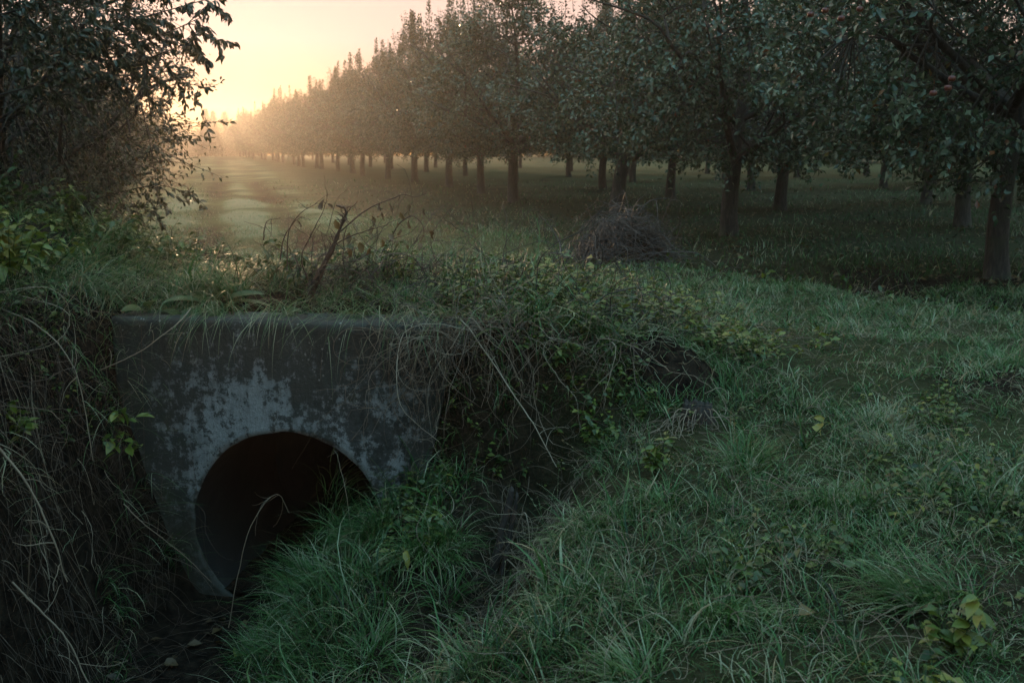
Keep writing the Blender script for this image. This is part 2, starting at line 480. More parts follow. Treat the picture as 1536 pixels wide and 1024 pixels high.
# ================================================================== GROUND SHEET
def axis(segs):
    out = []
    for a, b, d in segs:
        out.append(np.arange(a, b, d))
    return np.concatenate(out)


def build_ground():
    xs = axis([(-130, -60, 10), (-60, -38, 1), (-38, -14, .3), (-14, -4.2, .2), (-4.2, 5, .04), (5, 14, .25), (14, 60, 2), (60, 130.1, 10)])
    ys = axis([(-40, 0, 4), (0, 1.6, .2), (1.6, 8.6, .04), (8.6, 16, .12), (16, 40, .5), (40, 175.1, 2.5)])
    X, Y = np.meshgrid(xs, ys)
    Z = ground(X, Y)
    u, w = wall_uw(X, Y); e = ditch_e(X, Y); c = crest_c(X, Y)
    g = .42 * sstep(5.6, 9, Y) + .25 * sstep(.5, 2.5, e) * (1 - sstep(5.6, 9, Y))
    n = noise(X, Y, 1.3, 21, octaves=3)
    g = g * sstep(.22, .5, n + .15 * (Y > 12))
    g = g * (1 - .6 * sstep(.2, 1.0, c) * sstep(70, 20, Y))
    lane = -2.4 - .285 * (Y - 10)
    off = X - lane + .12 * (noise(X, Y, 5., 22) - .5) + .3 * (noise(X, Y, .9, 23, octaves=3) - .5)
    band = np.exp(-(np.abs(off) / 2.2) ** 4) * sstep(9, 20, Y)
    g = g + (.55 + 1.1 * (n - .5)) * band
    for o in (-.7, .7): g = g - .75 * np.exp(-((off - o) / (.20 + .004 * Y)) ** 2) * sstep(8.5, 11, Y)
    g = np.clip(g, 0, 1)
    nx, ny = len(xs), len(ys)
    idx = np.arange(nx * ny).reshape(ny, nx)
    F = np.stack([idx[:-1, :-1], idx[:-1, 1:], idx[1:, 1:], idx[1:, :-1]], -1).reshape(-1, 4)
    V = np.stack([X, Y, Z], -1).reshape(-1, 3)
    cen = V[F].mean(1); cu, cw = wall_uw(cen[:, 0], cen[:, 1])
    keep = ~((np.abs(cu) < .75) & (cw > .03) & (cw < .27))
    mb = MB(); mb.add(V, F[keep], g.ravel())
    # the sheet's rim is turned down so that it has no open edge
    rim = np.concatenate([idx[0], idx[1:, -1], idx[-1, -2::-1], idx[-2:0:-1, 0]]); k = len(rim)
    lo = V[rim].copy(); lo[:, 2] = -2.6
    mb.add(np.concatenate([V[rim], lo]), [[j, k + j, k + (j + 1) % k, (j + 1) % k] for j in range(k)], .2)
    tag(mb.obj('ground', M['ground']), kind='structure')


build_ground()


# ================================================================== CULVERT
def plain_mat(name, stops, scale, rough, bump=.5):
    m, nt, nd, lk = newmat(name)
    out = nd.new('ShaderNodeOutputMaterial'); tc = nd.new('ShaderNodeTexCoord'); n = nd.new('ShaderNodeTexNoise'); n.inputs['Scale'].default_value = scale; n.inputs['Detail'].default_value = 6; n.inputs['Roughness'].default_value = .65
    lk.new(tc.outputs['Object'], n.inputs['Vector']); r = ramp(nd, stops); lk.new(n.outputs['Fac'], r.inputs['Fac'])
    p = nd.new('ShaderNodeBsdfPrincipled'); p.inputs['Roughness'].default_value = rough; lk.new(r.outputs['Color'], p.inputs['Base Color'])
    b = nd.new('ShaderNodeBump'); b.inputs['Strength'].default_value = bump; b.inputs['Distance'].default_value = .01; lk.new(n.outputs['Fac'], b.inputs['Height']); lk.new(b.outputs[0], p.inputs['Normal'])
    lk.new(p.outputs[0], out.inputs['Surface'])
    return m


M['pipe'] = plain_mat('shade_dark_pipe', [(.3, (.005, .006, .005)), (.6, (.011, .012, .011)), (.8, (.03, .032, .03))], 9, .8)  # near-black: the shade inside the bore is put into the pipe colour
M['rot'] = plain_mat('rotten_wood', [(.3, (.008, .006, .005)), (.55, (.02, .013, .009)), (.75, (.07, .032, .015))], 22, .8, .9)


def build_culvert():
    root = thing('concrete_culvert', 'weathered concrete culvert headwall with a dark round pipe opening under the grassy bank', 'culvert', (WO[0], WO[1], 0), -YAW)
    NT, NR = 256, 22
    th = np.arange(NT) / NT * 2 * np.pi
    zb, zt = -1.62, WALL_TOP
    u0, u1 = WALL_U0, WALL_U1
    ct, st = np.cos(th), np.sin(th)
    kx = np.where(ct > 0, u1 / np.maximum(ct, 1e-6), u0 / np.minimum(ct, -1e-6))
    kz = np.where(st > 0, (zt - PIPE_Z) / np.maximum(st, 1e-6), (zb - PIPE_Z) / np.minimum(st, -1e-6))
    # put grid rays on the four corners
    for cx, cz in ((u0, zt), (u1, zt), (u0, zb), (u1, zb)):
        a = math.atan2(cz - PIPE_Z, cx) % (2 * math.pi); j = int(round(a / (2 * math.pi) * NT)) % NT
        th[j] = a
    ct, st = np.cos(th), np.sin(th)
    kx = np.where(ct > 0, u1 / np.maximum(ct, 1e-6), u0 / np.minimum(ct, -1e-6))
    kz = np.where(st > 0, (zt - PIPE_Z) / np.maximum(st, 1e-6), (zb - PIPE_Z) / np.minimum(st, -1e-6))
    ko = np.minimum(kx, kz)
    rr = PIPE_R + .016 * (noise(np.cos(th) * 3 + 5, np.sin(th) * 3 + 5, .5, 41, octaves=3) - .5)
    ch = .018
    fr = np.linspace(0, 1, NR)
    R = rr[:, None] * (1 - fr) + (ko - ch)[:, None] * fr
    X = ct[:, None] * R; Z = PIPE_Z + st[:, None] * R
    X[:, -1] = np.clip(X[:, -1], u0 + ch, u1 - ch); Z[:, -1] = np.clip(Z[:, -1], zb + ch, zt - ch)
    Yf = .022 * (noise(X * 1., Z * 1., .35, 42, octaves=4) - .5)
    rings = [np.stack([X[:, j], Yf[:, j], Z[:, j]], 1) for j in range(NR)]
    # chamfer, top, back
    ox, oz = np.clip(ct * ko, u0, u1), np.clip(PIPE_Z + st * ko, zb, zt)
    jig = .016 * (noise(ox, oz, .09, 43, octaves=3) - .5)
    rings.append(np.stack([ox, .018 + jig, oz + jig * .7], 1))
    for d in (.1, .2, WALL_T):
        rings.append(np.stack([ox, np.full(NT, d), oz + .008 * (noise(ox, ox * 0 + d, .2, 44) - .5)], 1))
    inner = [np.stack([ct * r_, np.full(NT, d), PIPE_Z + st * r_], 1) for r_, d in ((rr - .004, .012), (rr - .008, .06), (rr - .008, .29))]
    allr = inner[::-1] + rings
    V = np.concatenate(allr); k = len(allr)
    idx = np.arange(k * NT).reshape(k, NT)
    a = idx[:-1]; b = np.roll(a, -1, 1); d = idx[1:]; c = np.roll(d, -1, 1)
    mb = MB(); mb.add(V, np.stack([a, b, c, d], -1)[2:].reshape(-1, 4)); mb.add(V, np.stack([a, b, c, d], -1)[:2].reshape(-1, 4), .5, 1)  # inner ring takes the shade-darkened pipe colour instead of concrete
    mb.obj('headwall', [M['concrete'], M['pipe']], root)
    # pipe: an open tube running back under the track
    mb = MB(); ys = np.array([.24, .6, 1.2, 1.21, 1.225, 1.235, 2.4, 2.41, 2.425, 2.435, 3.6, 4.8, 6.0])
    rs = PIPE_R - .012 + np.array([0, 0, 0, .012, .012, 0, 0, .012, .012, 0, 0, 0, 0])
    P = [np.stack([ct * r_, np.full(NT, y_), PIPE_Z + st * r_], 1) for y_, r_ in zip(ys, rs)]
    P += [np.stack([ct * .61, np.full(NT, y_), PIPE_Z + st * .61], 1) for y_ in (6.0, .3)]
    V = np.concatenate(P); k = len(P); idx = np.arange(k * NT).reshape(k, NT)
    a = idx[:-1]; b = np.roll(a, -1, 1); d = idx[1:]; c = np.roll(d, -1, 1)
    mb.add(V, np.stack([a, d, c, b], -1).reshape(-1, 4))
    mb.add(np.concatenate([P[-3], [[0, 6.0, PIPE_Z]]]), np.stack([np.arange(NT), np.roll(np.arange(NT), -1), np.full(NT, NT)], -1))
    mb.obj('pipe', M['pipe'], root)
    # silt lying in the pipe
    us = np.linspace(-.42, .42, 22); ws = np.linspace(.0, 5.9, 90)
    U, W = np.meshgrid(us, ws)
    Zs = PIPE_Z - .41 + .05 * (noise(U, W, .25, 45, octaves=3) - .5) + .25 * U * U
    XY = WO[None, None] + U[..., None] * WA + W[..., None] * WN
    V = np.concatenate([XY, Zs[..., None]], -1).reshape(-1, 3)
    idx = np.arange(V.shape[0]).reshape(len(ws), len(us))
    mb = MB(); mb.add(V, np.stack([idx[:-1, :-1], idx[:-1, 1:], idx[1:, 1:], idx[1:, :-1]], -1).reshape(-1, 4))
    tag(mb.obj('silt_bed', M['soil']), kind='structure')


build_culvert()


# ================================================================== ORCHARD TREES
def bez(p0, p1, p2, k):
    t = np.linspace(0, 1, k)[:, None]
    return (1 - t) ** 2 * p0 + 2 * t * (1 - t) * p1 + t * t * p2


def tree_meshes(seed, H=5.7, zlo=1.15, rad=2.3, ntw=520, per=34, leaf=(.09, .046), lean=(0, 0), trunk_r=.135, shoots=26, fork=1.25, mat='tree_leaf', tint0=.42, spires=4):
    r = np.random.default_rng(seed)
    wood, crown = MB(), MB()
    top = np.array([lean[0], lean[1], fork])
    k = 9; t = np.linspace(0, 1, k)
    tr = np.stack([lean[0] * t ** 1.2 + .03 * np.sin(3 * t + seed), lean[1] * t + .03 * np.sin(4 * t), -.12 + (fork + .12) * t], 1)
    rr = trunk_r * (1 - .22 * t) + trunk_r * .55 * np.exp(-t / .1)
    tubes(wood, tr[None], rr[None], 14)
    skel = [tr]
    lead = bez(top - [0, 0, .04], top + [r.normal(0, .15), r.normal(0, .15), (H - fork) * .45], top + [r.normal(0, .3), r.normal(0, .3), (H - fork) * .8], 10)
    tubes(wood, lead[None], np.linspace(trunk_r * .72, .018, 10)[None], 8); skel.append(lead)
    nl = 8
    for j in range(nl):
        a = 2 * np.pi * (j + r.uniform(-.3, .3)) / nl; up = r.uniform(.25, 1.0)
        base = top + np.array([0, 0, r.uniform(-.15, .5)])
        out = rad * r.uniform(.75, 1.0)
        end = base + np.array([math.cos(a) * out * .9, math.sin(a) * out * .9, r.uniform(.5, 1.9) * min(1, H / 5)])
        mid = base + np.array([math.cos(a) * out * .45, math.sin(a) * out * .45, up * .55 + .1])
        L = bez(base, mid, end, 9) + r.normal(0, .025, (9, 3)) * np.linspace(0, 1, 9)[:, None]
        tubes(wood, L[None], np.linspace(trunk_r * .5, .014, 9)[None], 7); skel.append(L)
        for q in range(5):
            i = r.integers(3, 9); b0 = L[i]; aa = a + r.normal(0, .9)
            e2 = b0 + np.array([math.cos(aa), math.sin(aa), r.uniform(.1, 1.6)]) * r.uniform(.6, 1.2) * min(1, rad / 2.2) ** 1.5
            L2 = bez(b0, (b0 + e2) / 2 + r.normal(0, .1, 3), e2, 7)
            tubes(wood, L2[None], np.linspace(.022, .007, 7)[None], 5); skel.append(L2)
    S = np.concatenate(skel)
    # twig anchors in the crown envelope, thinned by a clump noise
    zz = np.array([zlo, zlo + .35, zlo + 1.0, zlo + 1.9, H * .72, H * .86, H * .95, H])
    er = np.array([.5, .82, 1.0, .97, .66, .40, .2, .06]) * rad
    A = []
    while len(A) < ntw:
        z = r.uniform(zlo, H, 4000); f = r.uniform(.12, 1, 4000) ** .5; th = r.uniform(0, 2 * np.pi, 4000)
        R = np.interp(z, zz, er) * (.86 + .34 * noise(np.cos(th) * 2, np.sin(th) * 2, .9, seed + 7, z=z + 10))
        w = np.interp(z, zz, er) / rad
        ok = r.uniform(0, 1, 4000) < w * 1.1
        p = np.stack([np.cos(th) * R * f + lean[0], np.sin(th) * R * f + lean[1], z], 1)
        cl = noise(p[:, 0], p[:, 1], .8, seed + 3, z=p[:, 2] + 20, octaves=2)
        ok &= cl > .40 + .11 * (f > .75)
        ok &= z > zlo + .55 * (noise(p[:, 0], p[:, 1], .9, seed + 9) - .35) * (z < zlo + 1)
        A += list(p[ok])
    A = np.array(A[:ntw])
    o = A - np.array([lean[0], lean[1], 2.2]); o[:, 2] *= .6
    D = unit(unit(o) + r.normal(0, .45, (ntw, 3)) + np.array([0, 0, .25]))
    Ln = r.uniform(.45, .85, ntw)
    st_ = A - D * Ln[:, None] * .6
    k = 7; t = np.linspace(0, 1, k)
    TW = st_[:, None] + D[:, None] * (Ln[:, None] * t)[..., None]
    TW[..., 2] -= (.16 * Ln[:, None] * t ** 2)
    TW += np.cumsum(r.normal(0, .012, TW.shape), 1)
    tubes(wood, TW, np.broadcast_to(np.linspace(.006, .002, k), (ntw, k)), 3)
    # link every third twig to the nearest limb
    sel = st_[::2]; near = S[np.argmin(((sel[:, None] - S[None]) ** 2).sum(-1), 1)]
    lk = near[:, None] + (sel - near)[:, None] * np.linspace(0, 1, 5)[None, :, None]
    lk[:, 1:4, 2] += .06
    tubes(wood, lk, np.broadcast_to(np.linspace(.011, .006, 5), (len(sel), 5)), 4)
    # leaves along the twigs
    def leaf_on(TW, per, scale=1., spread=.045):
        n = len(TW)
        ti = r.uniform(.05, 1, (n, per)) * (TW.shape[1] - 1.001); i0 = ti.astype(int); fr_ = (ti - i0)[..., None]
        ar = np.arange(n)[:, None]
        P = TW[ar, i0] * (1 - fr_) + TW[ar, i0 + 1] * fr_
        d = TW[ar, i0 + 1] - TW[ar, i0]
        P = P.reshape(-1, 3); d = unit(d.reshape(-1, 3)); m = len(P)
        dd = unit(d * .55 + r.normal(0, .75, (m, 3)) + np.array([0, 0, -.12]))
        P = P + r.normal(0, spread, (m, 3))
        N = unit(r.normal(0, .55, (m, 3)) + np.array([0, 0, .9]))
        tt = np.clip(np.repeat(r.normal(tint0, .12, n), per) + r.normal(0, .16, m) + .5 * (r.uniform(0, 1, m) < .03), 0, 1)
        s = r.uniform(.7, 1.2, m) * scale
        leaves(crown, P, dd, N, leaf[0] * s, leaf[1] * s, tt, fold=.4, droop=r.uniform(.0, .4, m), k=2 if leaf[0] < .12 else 3)
    leaf_on(TW, per)
    # upright water shoots that spike the top
    ns = shoots
    a = r.uniform(0, 2 * np.pi, ns); f = r.uniform(0, 1, ns) ** .7 * rad * .55
    z0 = np.interp(f / rad, [0, .3, .6], [H - .6, H - 1.2, H - 2.0])
    b0 = np.stack([np.cos(a) * f + lean[0], np.sin(a) * f + lean[1], z0], 1)
    ln = r.uniform(.7, 1.3, ns)
    SH = b0[:, None] + np.stack([r.normal(0, .09, ns), r.normal(0, .09, ns), np.ones(ns)], 1)[:, None] * (ln[:, None] * np.linspace(0, 1, 7))[..., None]
    tubes(wood, SH, np.broadcast_to(np.linspace(.008, .002, 7), (ns, 7)), 3)
    leaf_on(SH, 26, .85, .03)
    if spires:
        a = r.uniform(0, 2 * np.pi, spires); f = r.uniform(0, .35, spires) * rad
        b0 = np.stack([np.cos(a) * f + lean[0], np.sin(a) * f + lean[1], np.full(spires, H - .7)], 1)
        SP_ = b0[:, None] + np.array([0, 0, 1.])[None, None] * (r.uniform(.9, 1.4, spires)[:, None] * np.linspace(0, 1, 7))[..., None]
        tubes(wood, SP_, np.broadcast_to(np.linspace(.014, .002, 7), (spires, 7)), 4)
        for q in range(spires):
            tt = r.uniform(0, 1, 150); pz = SP_[q, 0] + (SP_[q, -1] - SP_[q, 0]) * tt[:, None]
            an = r.uniform(0, 2 * np.pi, 150); rad_ = .2 * (1 - tt) + .02
            P = pz + np.stack([np.cos(an) * rad_ * r.uniform(.1, 1, 150), np.sin(an) * rad_ * r.uniform(.1, 1, 150), np.zeros(150)], 1)
            dd = np.stack([np.cos(an) * .5, np.sin(an) * .5, np.full(150, .9)], 1)
            leaves(crown, P, dd, r.normal(0, .6, (150, 3)) + [0, 0, .6], leaf[0], leaf[1], np.clip(r.normal(tint0, .12, 150), 0, 1), k=2)
    return wood.mesh('trunk', M['bark']), crown.mesh('crown', M[mat])


def make_tree(name, meshes, label, cat, loc, rz, sc=(1, 1, 1), group=None):
    t = thing(name, label, cat, loc, rz, group); t.scale = sc
    for nm, me in zip(('trunk', 'crown'), meshes):
        o = bpy.data.objects.new(nm, me); COL.objects.link(o); o.parent = t
    return t


variants = [tree_meshes(101, zlo=.95, per=40, ntw=720), tree_meshes(202, H=5.5, zlo=1.2, rad=2.25, per=38, ntw=700), tree_meshes(303, H=5.9, zlo=1.1, rad=2.2, per=38, ntw=700), tree_meshes(404, H=5.6, zlo=1.0, fork=1.45, rad=2.35, per=38, ntw=700)]
near_tree = tree_meshes(505, H=5.6, rad=2.45, zlo=1.05, ntw=1050, per=38, leaf=(.088, .046), trunk_r=.118, fork=1.35)
lean_tree = tree_meshes(606, H=5.5, rad=2.35, zlo=1.05, ntw=660, per=38, lean=(.16, .1), trunk_r=.16, fork=1.15)


def place_tree(x, y, meshes, label, group, rz=None, s=1.):
    z = float(ground(x, y)) - .02
    return make_tree('orchard_tree', meshes, label, 'tree', (x, y, z), rng.uniform(0, 6.28) if rz is None else rz, (s, s, s * rng.uniform(.95, 1.05)), group)


FR = 'orchard trees of the front row along the lane'
nt_ = place_tree(5.05, 10.3, near_tree, 'nearest orchard tree with thick dark trunk, red apples and a wide low crown', FR, .6)
place_tree(3.38, 15.4, variants[0], 'orchard tree with straight trunk standing just right of the brush pile', FR, 2.0, 1.02)
place_tree(2.12, 20.2, lean_tree, 'orchard tree with a thick leaning trunk rising directly behind the brush pile', FR, 0.2)
place_tree(.03, 24.6, variants[1], 'orchard tree with short stout trunk, first one left of the leaning tree', FR, 1.1, 1.03)
fx = lambda y: 4.9 - .297 * (y - 10.2) - .034 * max(0, y - 30)
ys_ = list(np.arange(29.6, 140, 4.5))
ordn = ['second', 'third', 'fourth', 'fifth']
for j, y in enumerate(ys_):
    x = fx(y) + rng.normal(0, .15)
    if j < 4: lab = f'hazy front row orchard tree, {ordn[j]} trunk left of the leaning tree'
    elif y < 75: lab = 'misty spiky topped orchard tree midway along the front row'
    else: lab = 'far orchard tree of the front row, a pale shape in the golden haze'
    t_ = place_tree(x, y + rng.normal(0, .3), variants[(j + 2) % 4], lab, FR if j < 4 else ('mid distance front row trees' if y < 75 else 'far front row trees in the haze'), None, rng.uniform(.9, 1.06))
    t_.scale[2] *= rng.uniform(.93, 1.04) if y < 45 else rng.uniform(.84, .97)
BR = 'orchard trees of the rows behind'
place_tree(7.65, 17.0, variants[2], 'orchard tree with low forked trunk, just left of and behind the nearest tree', FR, .4)
place_tree(5.80, 21.6, variants[3], 'second row orchard tree, its trunk close behind the straight tree by the brush pile', FR, 2.5)
place_tree(12.2, 33.0, variants[0], 'thin trunked orchard tree standing alone in the gap deep inside the orchard', FR, 2.5, .95)
place_tree(4.2, 26.5, variants[1], 'second row orchard tree whose trunk shows right of the leaning tree', FR, 2.9, .97)
for row, (off, y0, y1, st) in enumerate([(4.4, 33, 100, 7.4), (8.8, 23.5, 90, 7.6), (13.4, 25, 70, 8), (18.0, 28, 66, 8), (22.8, 30, 62, 8), (28, 34, 64, 8)]):
    for j, y in enumerate(np.arange(y0, y1, st)):
        x = fx(y) + off + rng.normal(0, .25)
        if abs(x - 12.2) < 1.6 and abs(y - 33) < 2: continue
        if x > .62 * y + 2: continue
        if row == 0: lab, g = 'second row orchard tree glimpsed between the front row trunks in the mist', 'second row trees seen between trunks'
        elif row < 3: lab, g = 'dim orchard tree standing in the rows deep behind the front trees', 'dim trees inside the orchard'
        else: lab, g = 'small dark trunk and low crown far back in the depth of the orchard', 'far back orchard trees'
        place_tree(x, y + rng.normal(0, .4), variants[(j + row) % 4], lab, g, None, rng.uniform(.9, 1.03))

# apples on the nearest tree
mat_a, nt0, nd0, lk0 = newmat('apple_skin')
o0 = nd0.new('ShaderNodeOutputMaterial'); p0 = nd0.new('ShaderNodeBsdfPrincipled'); tcx = nd0.new('ShaderNodeTexCoord'); nn = nd0.new('ShaderNodeTexNoise'); nn.inputs['Scale'].default_value = 12
lk0.new(tcx.outputs['Object'], nn.inputs['Vector']); rc = ramp(nd0, [(.35, (.07, .008, .009)), (.6, (.11, .016, .014)), (.75, (.15, .07, .025))]); lk0.new(nn.outputs['Fac'], rc.inputs['Fac'])
lk0.new(rc.outputs['Color'], p0.inputs['Base Color']); p0.inputs['Roughness'].default_value = .3; lk0.new(p0.outputs[0], o0.inputs['Surface'])


def apple_mesh():
    n, k = 12, 9; t = np.linspace(.02, np.pi - .02, k)
    r_ = .030 * np.sin(t) ** .85; z = .029 * np.cos(t) - .010 * np.exp(-(t / .45) ** 2) - .006 * -np.exp(-((np.pi - t) / .4) ** 2)
    P = np.stack([np.zeros(k), np.zeros(k), z], 1)
    mb = MB(); tubes(mb, P[None] + np.array([0, 0, 0]), r_[None], n)
    tubes(mb, np.array([[[0, 0, .022], [.002, 0, .04], [.006, 0, .055]]]), np.full((1, 3), .0022), 4)
    return mb.mesh('apple', mat_a)


am = apple_mesh()
for (u, v, Y) in ((1262, 28, 8.6), (1238, 16, 8.9), (1290, 14, 8.8), (1428, 118, 8.2), (1422, 132, 8.2), (1400, 140, 8.4), (1216, 22, 9.0)):
    o = bpy.data.objects.new('apple', am); COL.objects.link(o); o.location = [float(q) for q in at(u, v, Y)]
    parent_keep(o, nt_)

# ================================================================== FAR TREES AT THE LANE END, DISTANT WOOD
def conifer_meshes(seed, H=7, R=1.5):
    r = np.random.default_rng(seed); wood, crown = MB(), MB()
    tubes(wood, np.stack([np.zeros(8), np.zeros(8), np.linspace(-.2, H, 8)], 1)[None], np.linspace(.14, .01, 8)[None], 8)
    for z in np.linspace(.7, H - .15, 26):
        f = 1 - z / H; nb = 9
        a = r.uniform(0, 6.28) + np.arange(nb) / nb * 6.28 + r.normal(0, .2, nb); ln = (R * f ** .8 + .08) * r.uniform(.75, 1.1, nb)
        t = np.linspace(0, 1, 6)
        B = np.stack([np.cos(a)[:, None] * ln[:, None] * t, np.sin(a)[:, None] * ln[:, None] * t, z + (-.35 * ln[:, None] * t + .25 * ln[:, None] * t ** 2)], -1)
        tubes(wood, B, np.broadcast_to(np.linspace(.015, .003, 6), (nb, 6)), 3)
        per = 26; ti = r.uniform(.1, 1, (nb, per)) * 4.999; i0 = ti.astype(int); ar = np.arange(nb)[:, None]
        P = (B[ar, i0] + (B[ar, i0 + 1] - B[ar, i0]) * (ti - i0)[..., None]).reshape(-1, 3); m = len(P)
        d = np.repeat(np.stack([np.cos(a), np.sin(a), np.full(nb, -.2)], 1), per, 0) + r.normal(0, .5, (m, 3))
        leaves(crown, P, d, r.normal(0, .4, (m, 3)) + [0, 0, 1], .22, .06, np.clip(r.normal(.3, .15, m), 0, 1), k=2)
    return wood.mesh('trunk', M['bark']), crown.mesh('crown', M['hedge_leaf'])


con = [conifer_meshes(31), conifer_meshes(32, 7, 1.9)]
for (u, Y, s, lab) in ((312, 146, 1.02, 'pale narrow conifer at the lane end, leftmost of three in the haze'), (323, 148, .98, 'pale conifer at the lane end, middle one of three in the haze'), (340, 145, .95, 'broad pale conifer at the lane end, right one of three in the haze')):
    p = at(u, 235, Y)
    make_tree('conifer', con[1] if u == 340 else con[0], lab, 'tree', (p[0], Y, float(ground(p[0], Y))), rng.uniform(0, 6), (s * 1.1, s * 1.1, s * .95), 'conifers at the lane end')
shrub_far = tree_meshes(707, H=5.0, zlo=.3, rad=2.6, ntw=420, per=26, leaf=(.16, .09), fork=.5, shoots=10, mat='hedge_leaf', spires=0)
for j, u in enumerate(range(262, 392, 9)):
    Y = 142 + 5 * rng.uniform(-1, 1) + (6 if u > 345 else 0); p = at(u, 235, Y)
    s = rng.uniform(.85, 1.05) * (.8 if u < 345 else 1.)
    make_tree('bushy_tree', shrub_far, 'low bushy tree in the pale wood that closes the lane', 'tree', (p[0], Y, float(ground(p[0], Y))), rng.uniform(0, 6), (s, s, s), 'wood closing the lane')

# distant wood behind the orchard and the fields: reads as one mass
r_ = np.random.default_rng(77); mbw = MB()
def wood_belt(p0, p1, n, depth, h):
    p0, p1 = np.array(p0, float), np.array(p1, float)
    t = r_.uniform(0, 1, n); d = unit(p1 - p0); nn_ = np.array([-d[1], d[0]])
    q = p0 + (p1 - p0) * t[:, None] + nn_ * r_.normal(0, depth, n)[:, None]
    top = h * (.65 + .5 * noise(t * 40, t * 0, 1., 78, octaves=3))
    z = r_.uniform(0, 1, n) ** .8 * top
    P = np.stack([q[:, 0], q[:, 1], z], 1)
    leaves(mbw, P, r_.normal(0, 1, (n, 3)), r_.normal(0, .6, (n, 3)) + [0, 0, .6], r_.uniform(.35, .7, n), r_.uniform(.2, .4, n), np.clip(r_.normal(.35, .15, n), 0, 1), k=2)
wood_belt((-8, 150), (48, 62), 26000, 2.0, 7)
wood_belt((48, 62), (60, 20), 16000, 2.0, 7)
wood_belt((-115, 110), (-48, 152), 14000, 2.5, 6)
tag(mbw.obj('distant_woods', M['hedge_leaf']), kind='stuff')

# ================================================================== LEFT HEDGE
hedge_a = tree_meshes(811, H=4.4, zlo=.2, rad=1.55, ntw=680, per=40, leaf=(.046, .021), trunk_r=.05, fork=.55, shoots=24, mat='hedge_leaf', tint0=.45, spires=0)
hedge_b = tree_meshes(812, H=2.6, zlo=.1, rad=1.5, ntw=520, per=36, leaf=(.05, .026), trunk_r=.04, fork=.35, shoots=26, mat='hedge_leaf', tint0=.66, spires=0)
def hshrub(x, y, meshes, label, s=1., rz=None, group=None, name='hedge_shrub'):
    return make_tree(name, meshes, label, 'shrub', (x, y, float(ground(x, y)) - .03), rng.uniform(0, 6) if rz is None else rz, (s, s, s), group)
hshrub(-4.15, 8.2, hedge_a, 'tall dark hedge tree with thin trunk beside the culvert bank', .95, .4, name='hedge_tree')
hshrub(-5.3, 6.9, hedge_a, 'dense dark hedge bush nearest on the left bank above the dead vines', .9, 2.2)
hshrub(-5.2, 10.9, hedge_b, 'grey green hedge shrub with arching twigs reaching towards the lane', 1.12, .9)
hshrub(-7.2, 13.8, hedge_b, 'misty hedge shrub right behind the shrub with arching twigs', 1.25, 1.9)
hshrub(-7.4, 10.2, hedge_a, 'tall hedge bush with the sunset glowing through its leaves', .9, 3.0)
for j, y in enumerate((18, 23, 28.5, 35, 43, 52, 63, 76, 92, 112)):
    x = (292 - 768) / 1493. * y - 2.4 - .012 * y
    hshrub(x, y, hedge_b if j % 2 else hedge_a, 'hazy hedge shrub along the left edge of the lane', rng.uniform(.7, .95) if j % 2 == 0 else rng.uniform(1., 1.3), None, 'hedge shrubs along the lane')

# unseen trees, added beside and behind the view to shade the ditch
make_tree('added_shade_tree', variants[0], 'unseen tree added on the left bank to shade the ditch', 'tree', (-4.4, 2.0, float(ground(-4.4, 2.0))), .5, (1.2, 1.2, 1.25))
make_tree('added_shade_tree', variants[2], 'unseen tree added behind the viewer to shade the left foreground', 'tree', (-3.0, -2.4, float(ground(-3.0, -2.4))), 2.5, (1.2, 1.2, 1.3))
# ================================================================== GRASS
rg = np.random.default_rng(5)


def wall_clear(p, m=.02):
    u, w = wall_uw(p[..., 0], p[..., 1])
    inside = (u > WALL_U0) & (u < WALL_U1) & (w > -m) & (w < WALL_T + m) & (p[..., 2] < WALL_TOP)
    return u, w, inside


def in_view(x, y, m=1.3):
    return np.abs(x) < (.515 * y * m + .5)


def grass_field(x, y):
    """relative density, blade length and tint shift of the turf at a spot"""
    u, w = wall_uw(x, y); e = ditch_e(x, y); c = crest_c(x, y)
    front = (w < .05)
    n = noise(x, y, .55, 61, octaves=2); nb = noise(x, y, 1.6, 62, octaves=2)
    d = np.ones_like(x)
    er = e - .15 * np.clip(4.85 - y, 0, 1.4)
    d = np.where(front & (e > -.6) & (er < .0), .03, d)
    d = np.where(front & (e > -.6), d * sstep(-.05, .12, er), d)
    d = np.where(front & (e <= -.55), .14, d)
    gx = .03 + (y - 4.35) * .30                       # the dark gully that runs down from the broken stake
    gw = np.exp(-((x - gx) / (.27 + .14 * n)) ** 2) * sstep(2.8, 3.2, y) * sstep(5.0, 4.5, y)
    d = d * (1 - sstep(.12, .5, gw))
    d = np.where((u > 1.0) & (u < 2.3) & (w > -.55) & (w < .15), d * .30, d)
    d = np.where((u > -3.2) & (u < 2.4) & (w > .3) & (w < 2.4), d * .28, d)
    d = np.where((u < -.9) & (w > -.3), d * .5, d)
    d = np.where((np.abs(u) < 1.03) & (w > -.04) & (w < .33), 0, d)
    track = sstep(1.2, 2.2, e)
    d = d * (.10 + .42 * track + (1.25 - .42 * track) * sstep(.36, .56, n)) * (.4 + .45 * track + (.9 - .45 * track) * sstep(.3, .55, nb))
    L = .085 + .05 * (nb - .5)
    L = np.where(front, .20 - .11 * sstep(.7, 2.4, e), L)
    L = np.where((~front) & (w < 2.2) & (u < 1.6), .21, L)
    L = L * (.55 + .9 * n)
    shift = -.10 * sstep(2.5, .9, e) * front + .05 * (nb - .5) * 2
    return d, L, shift


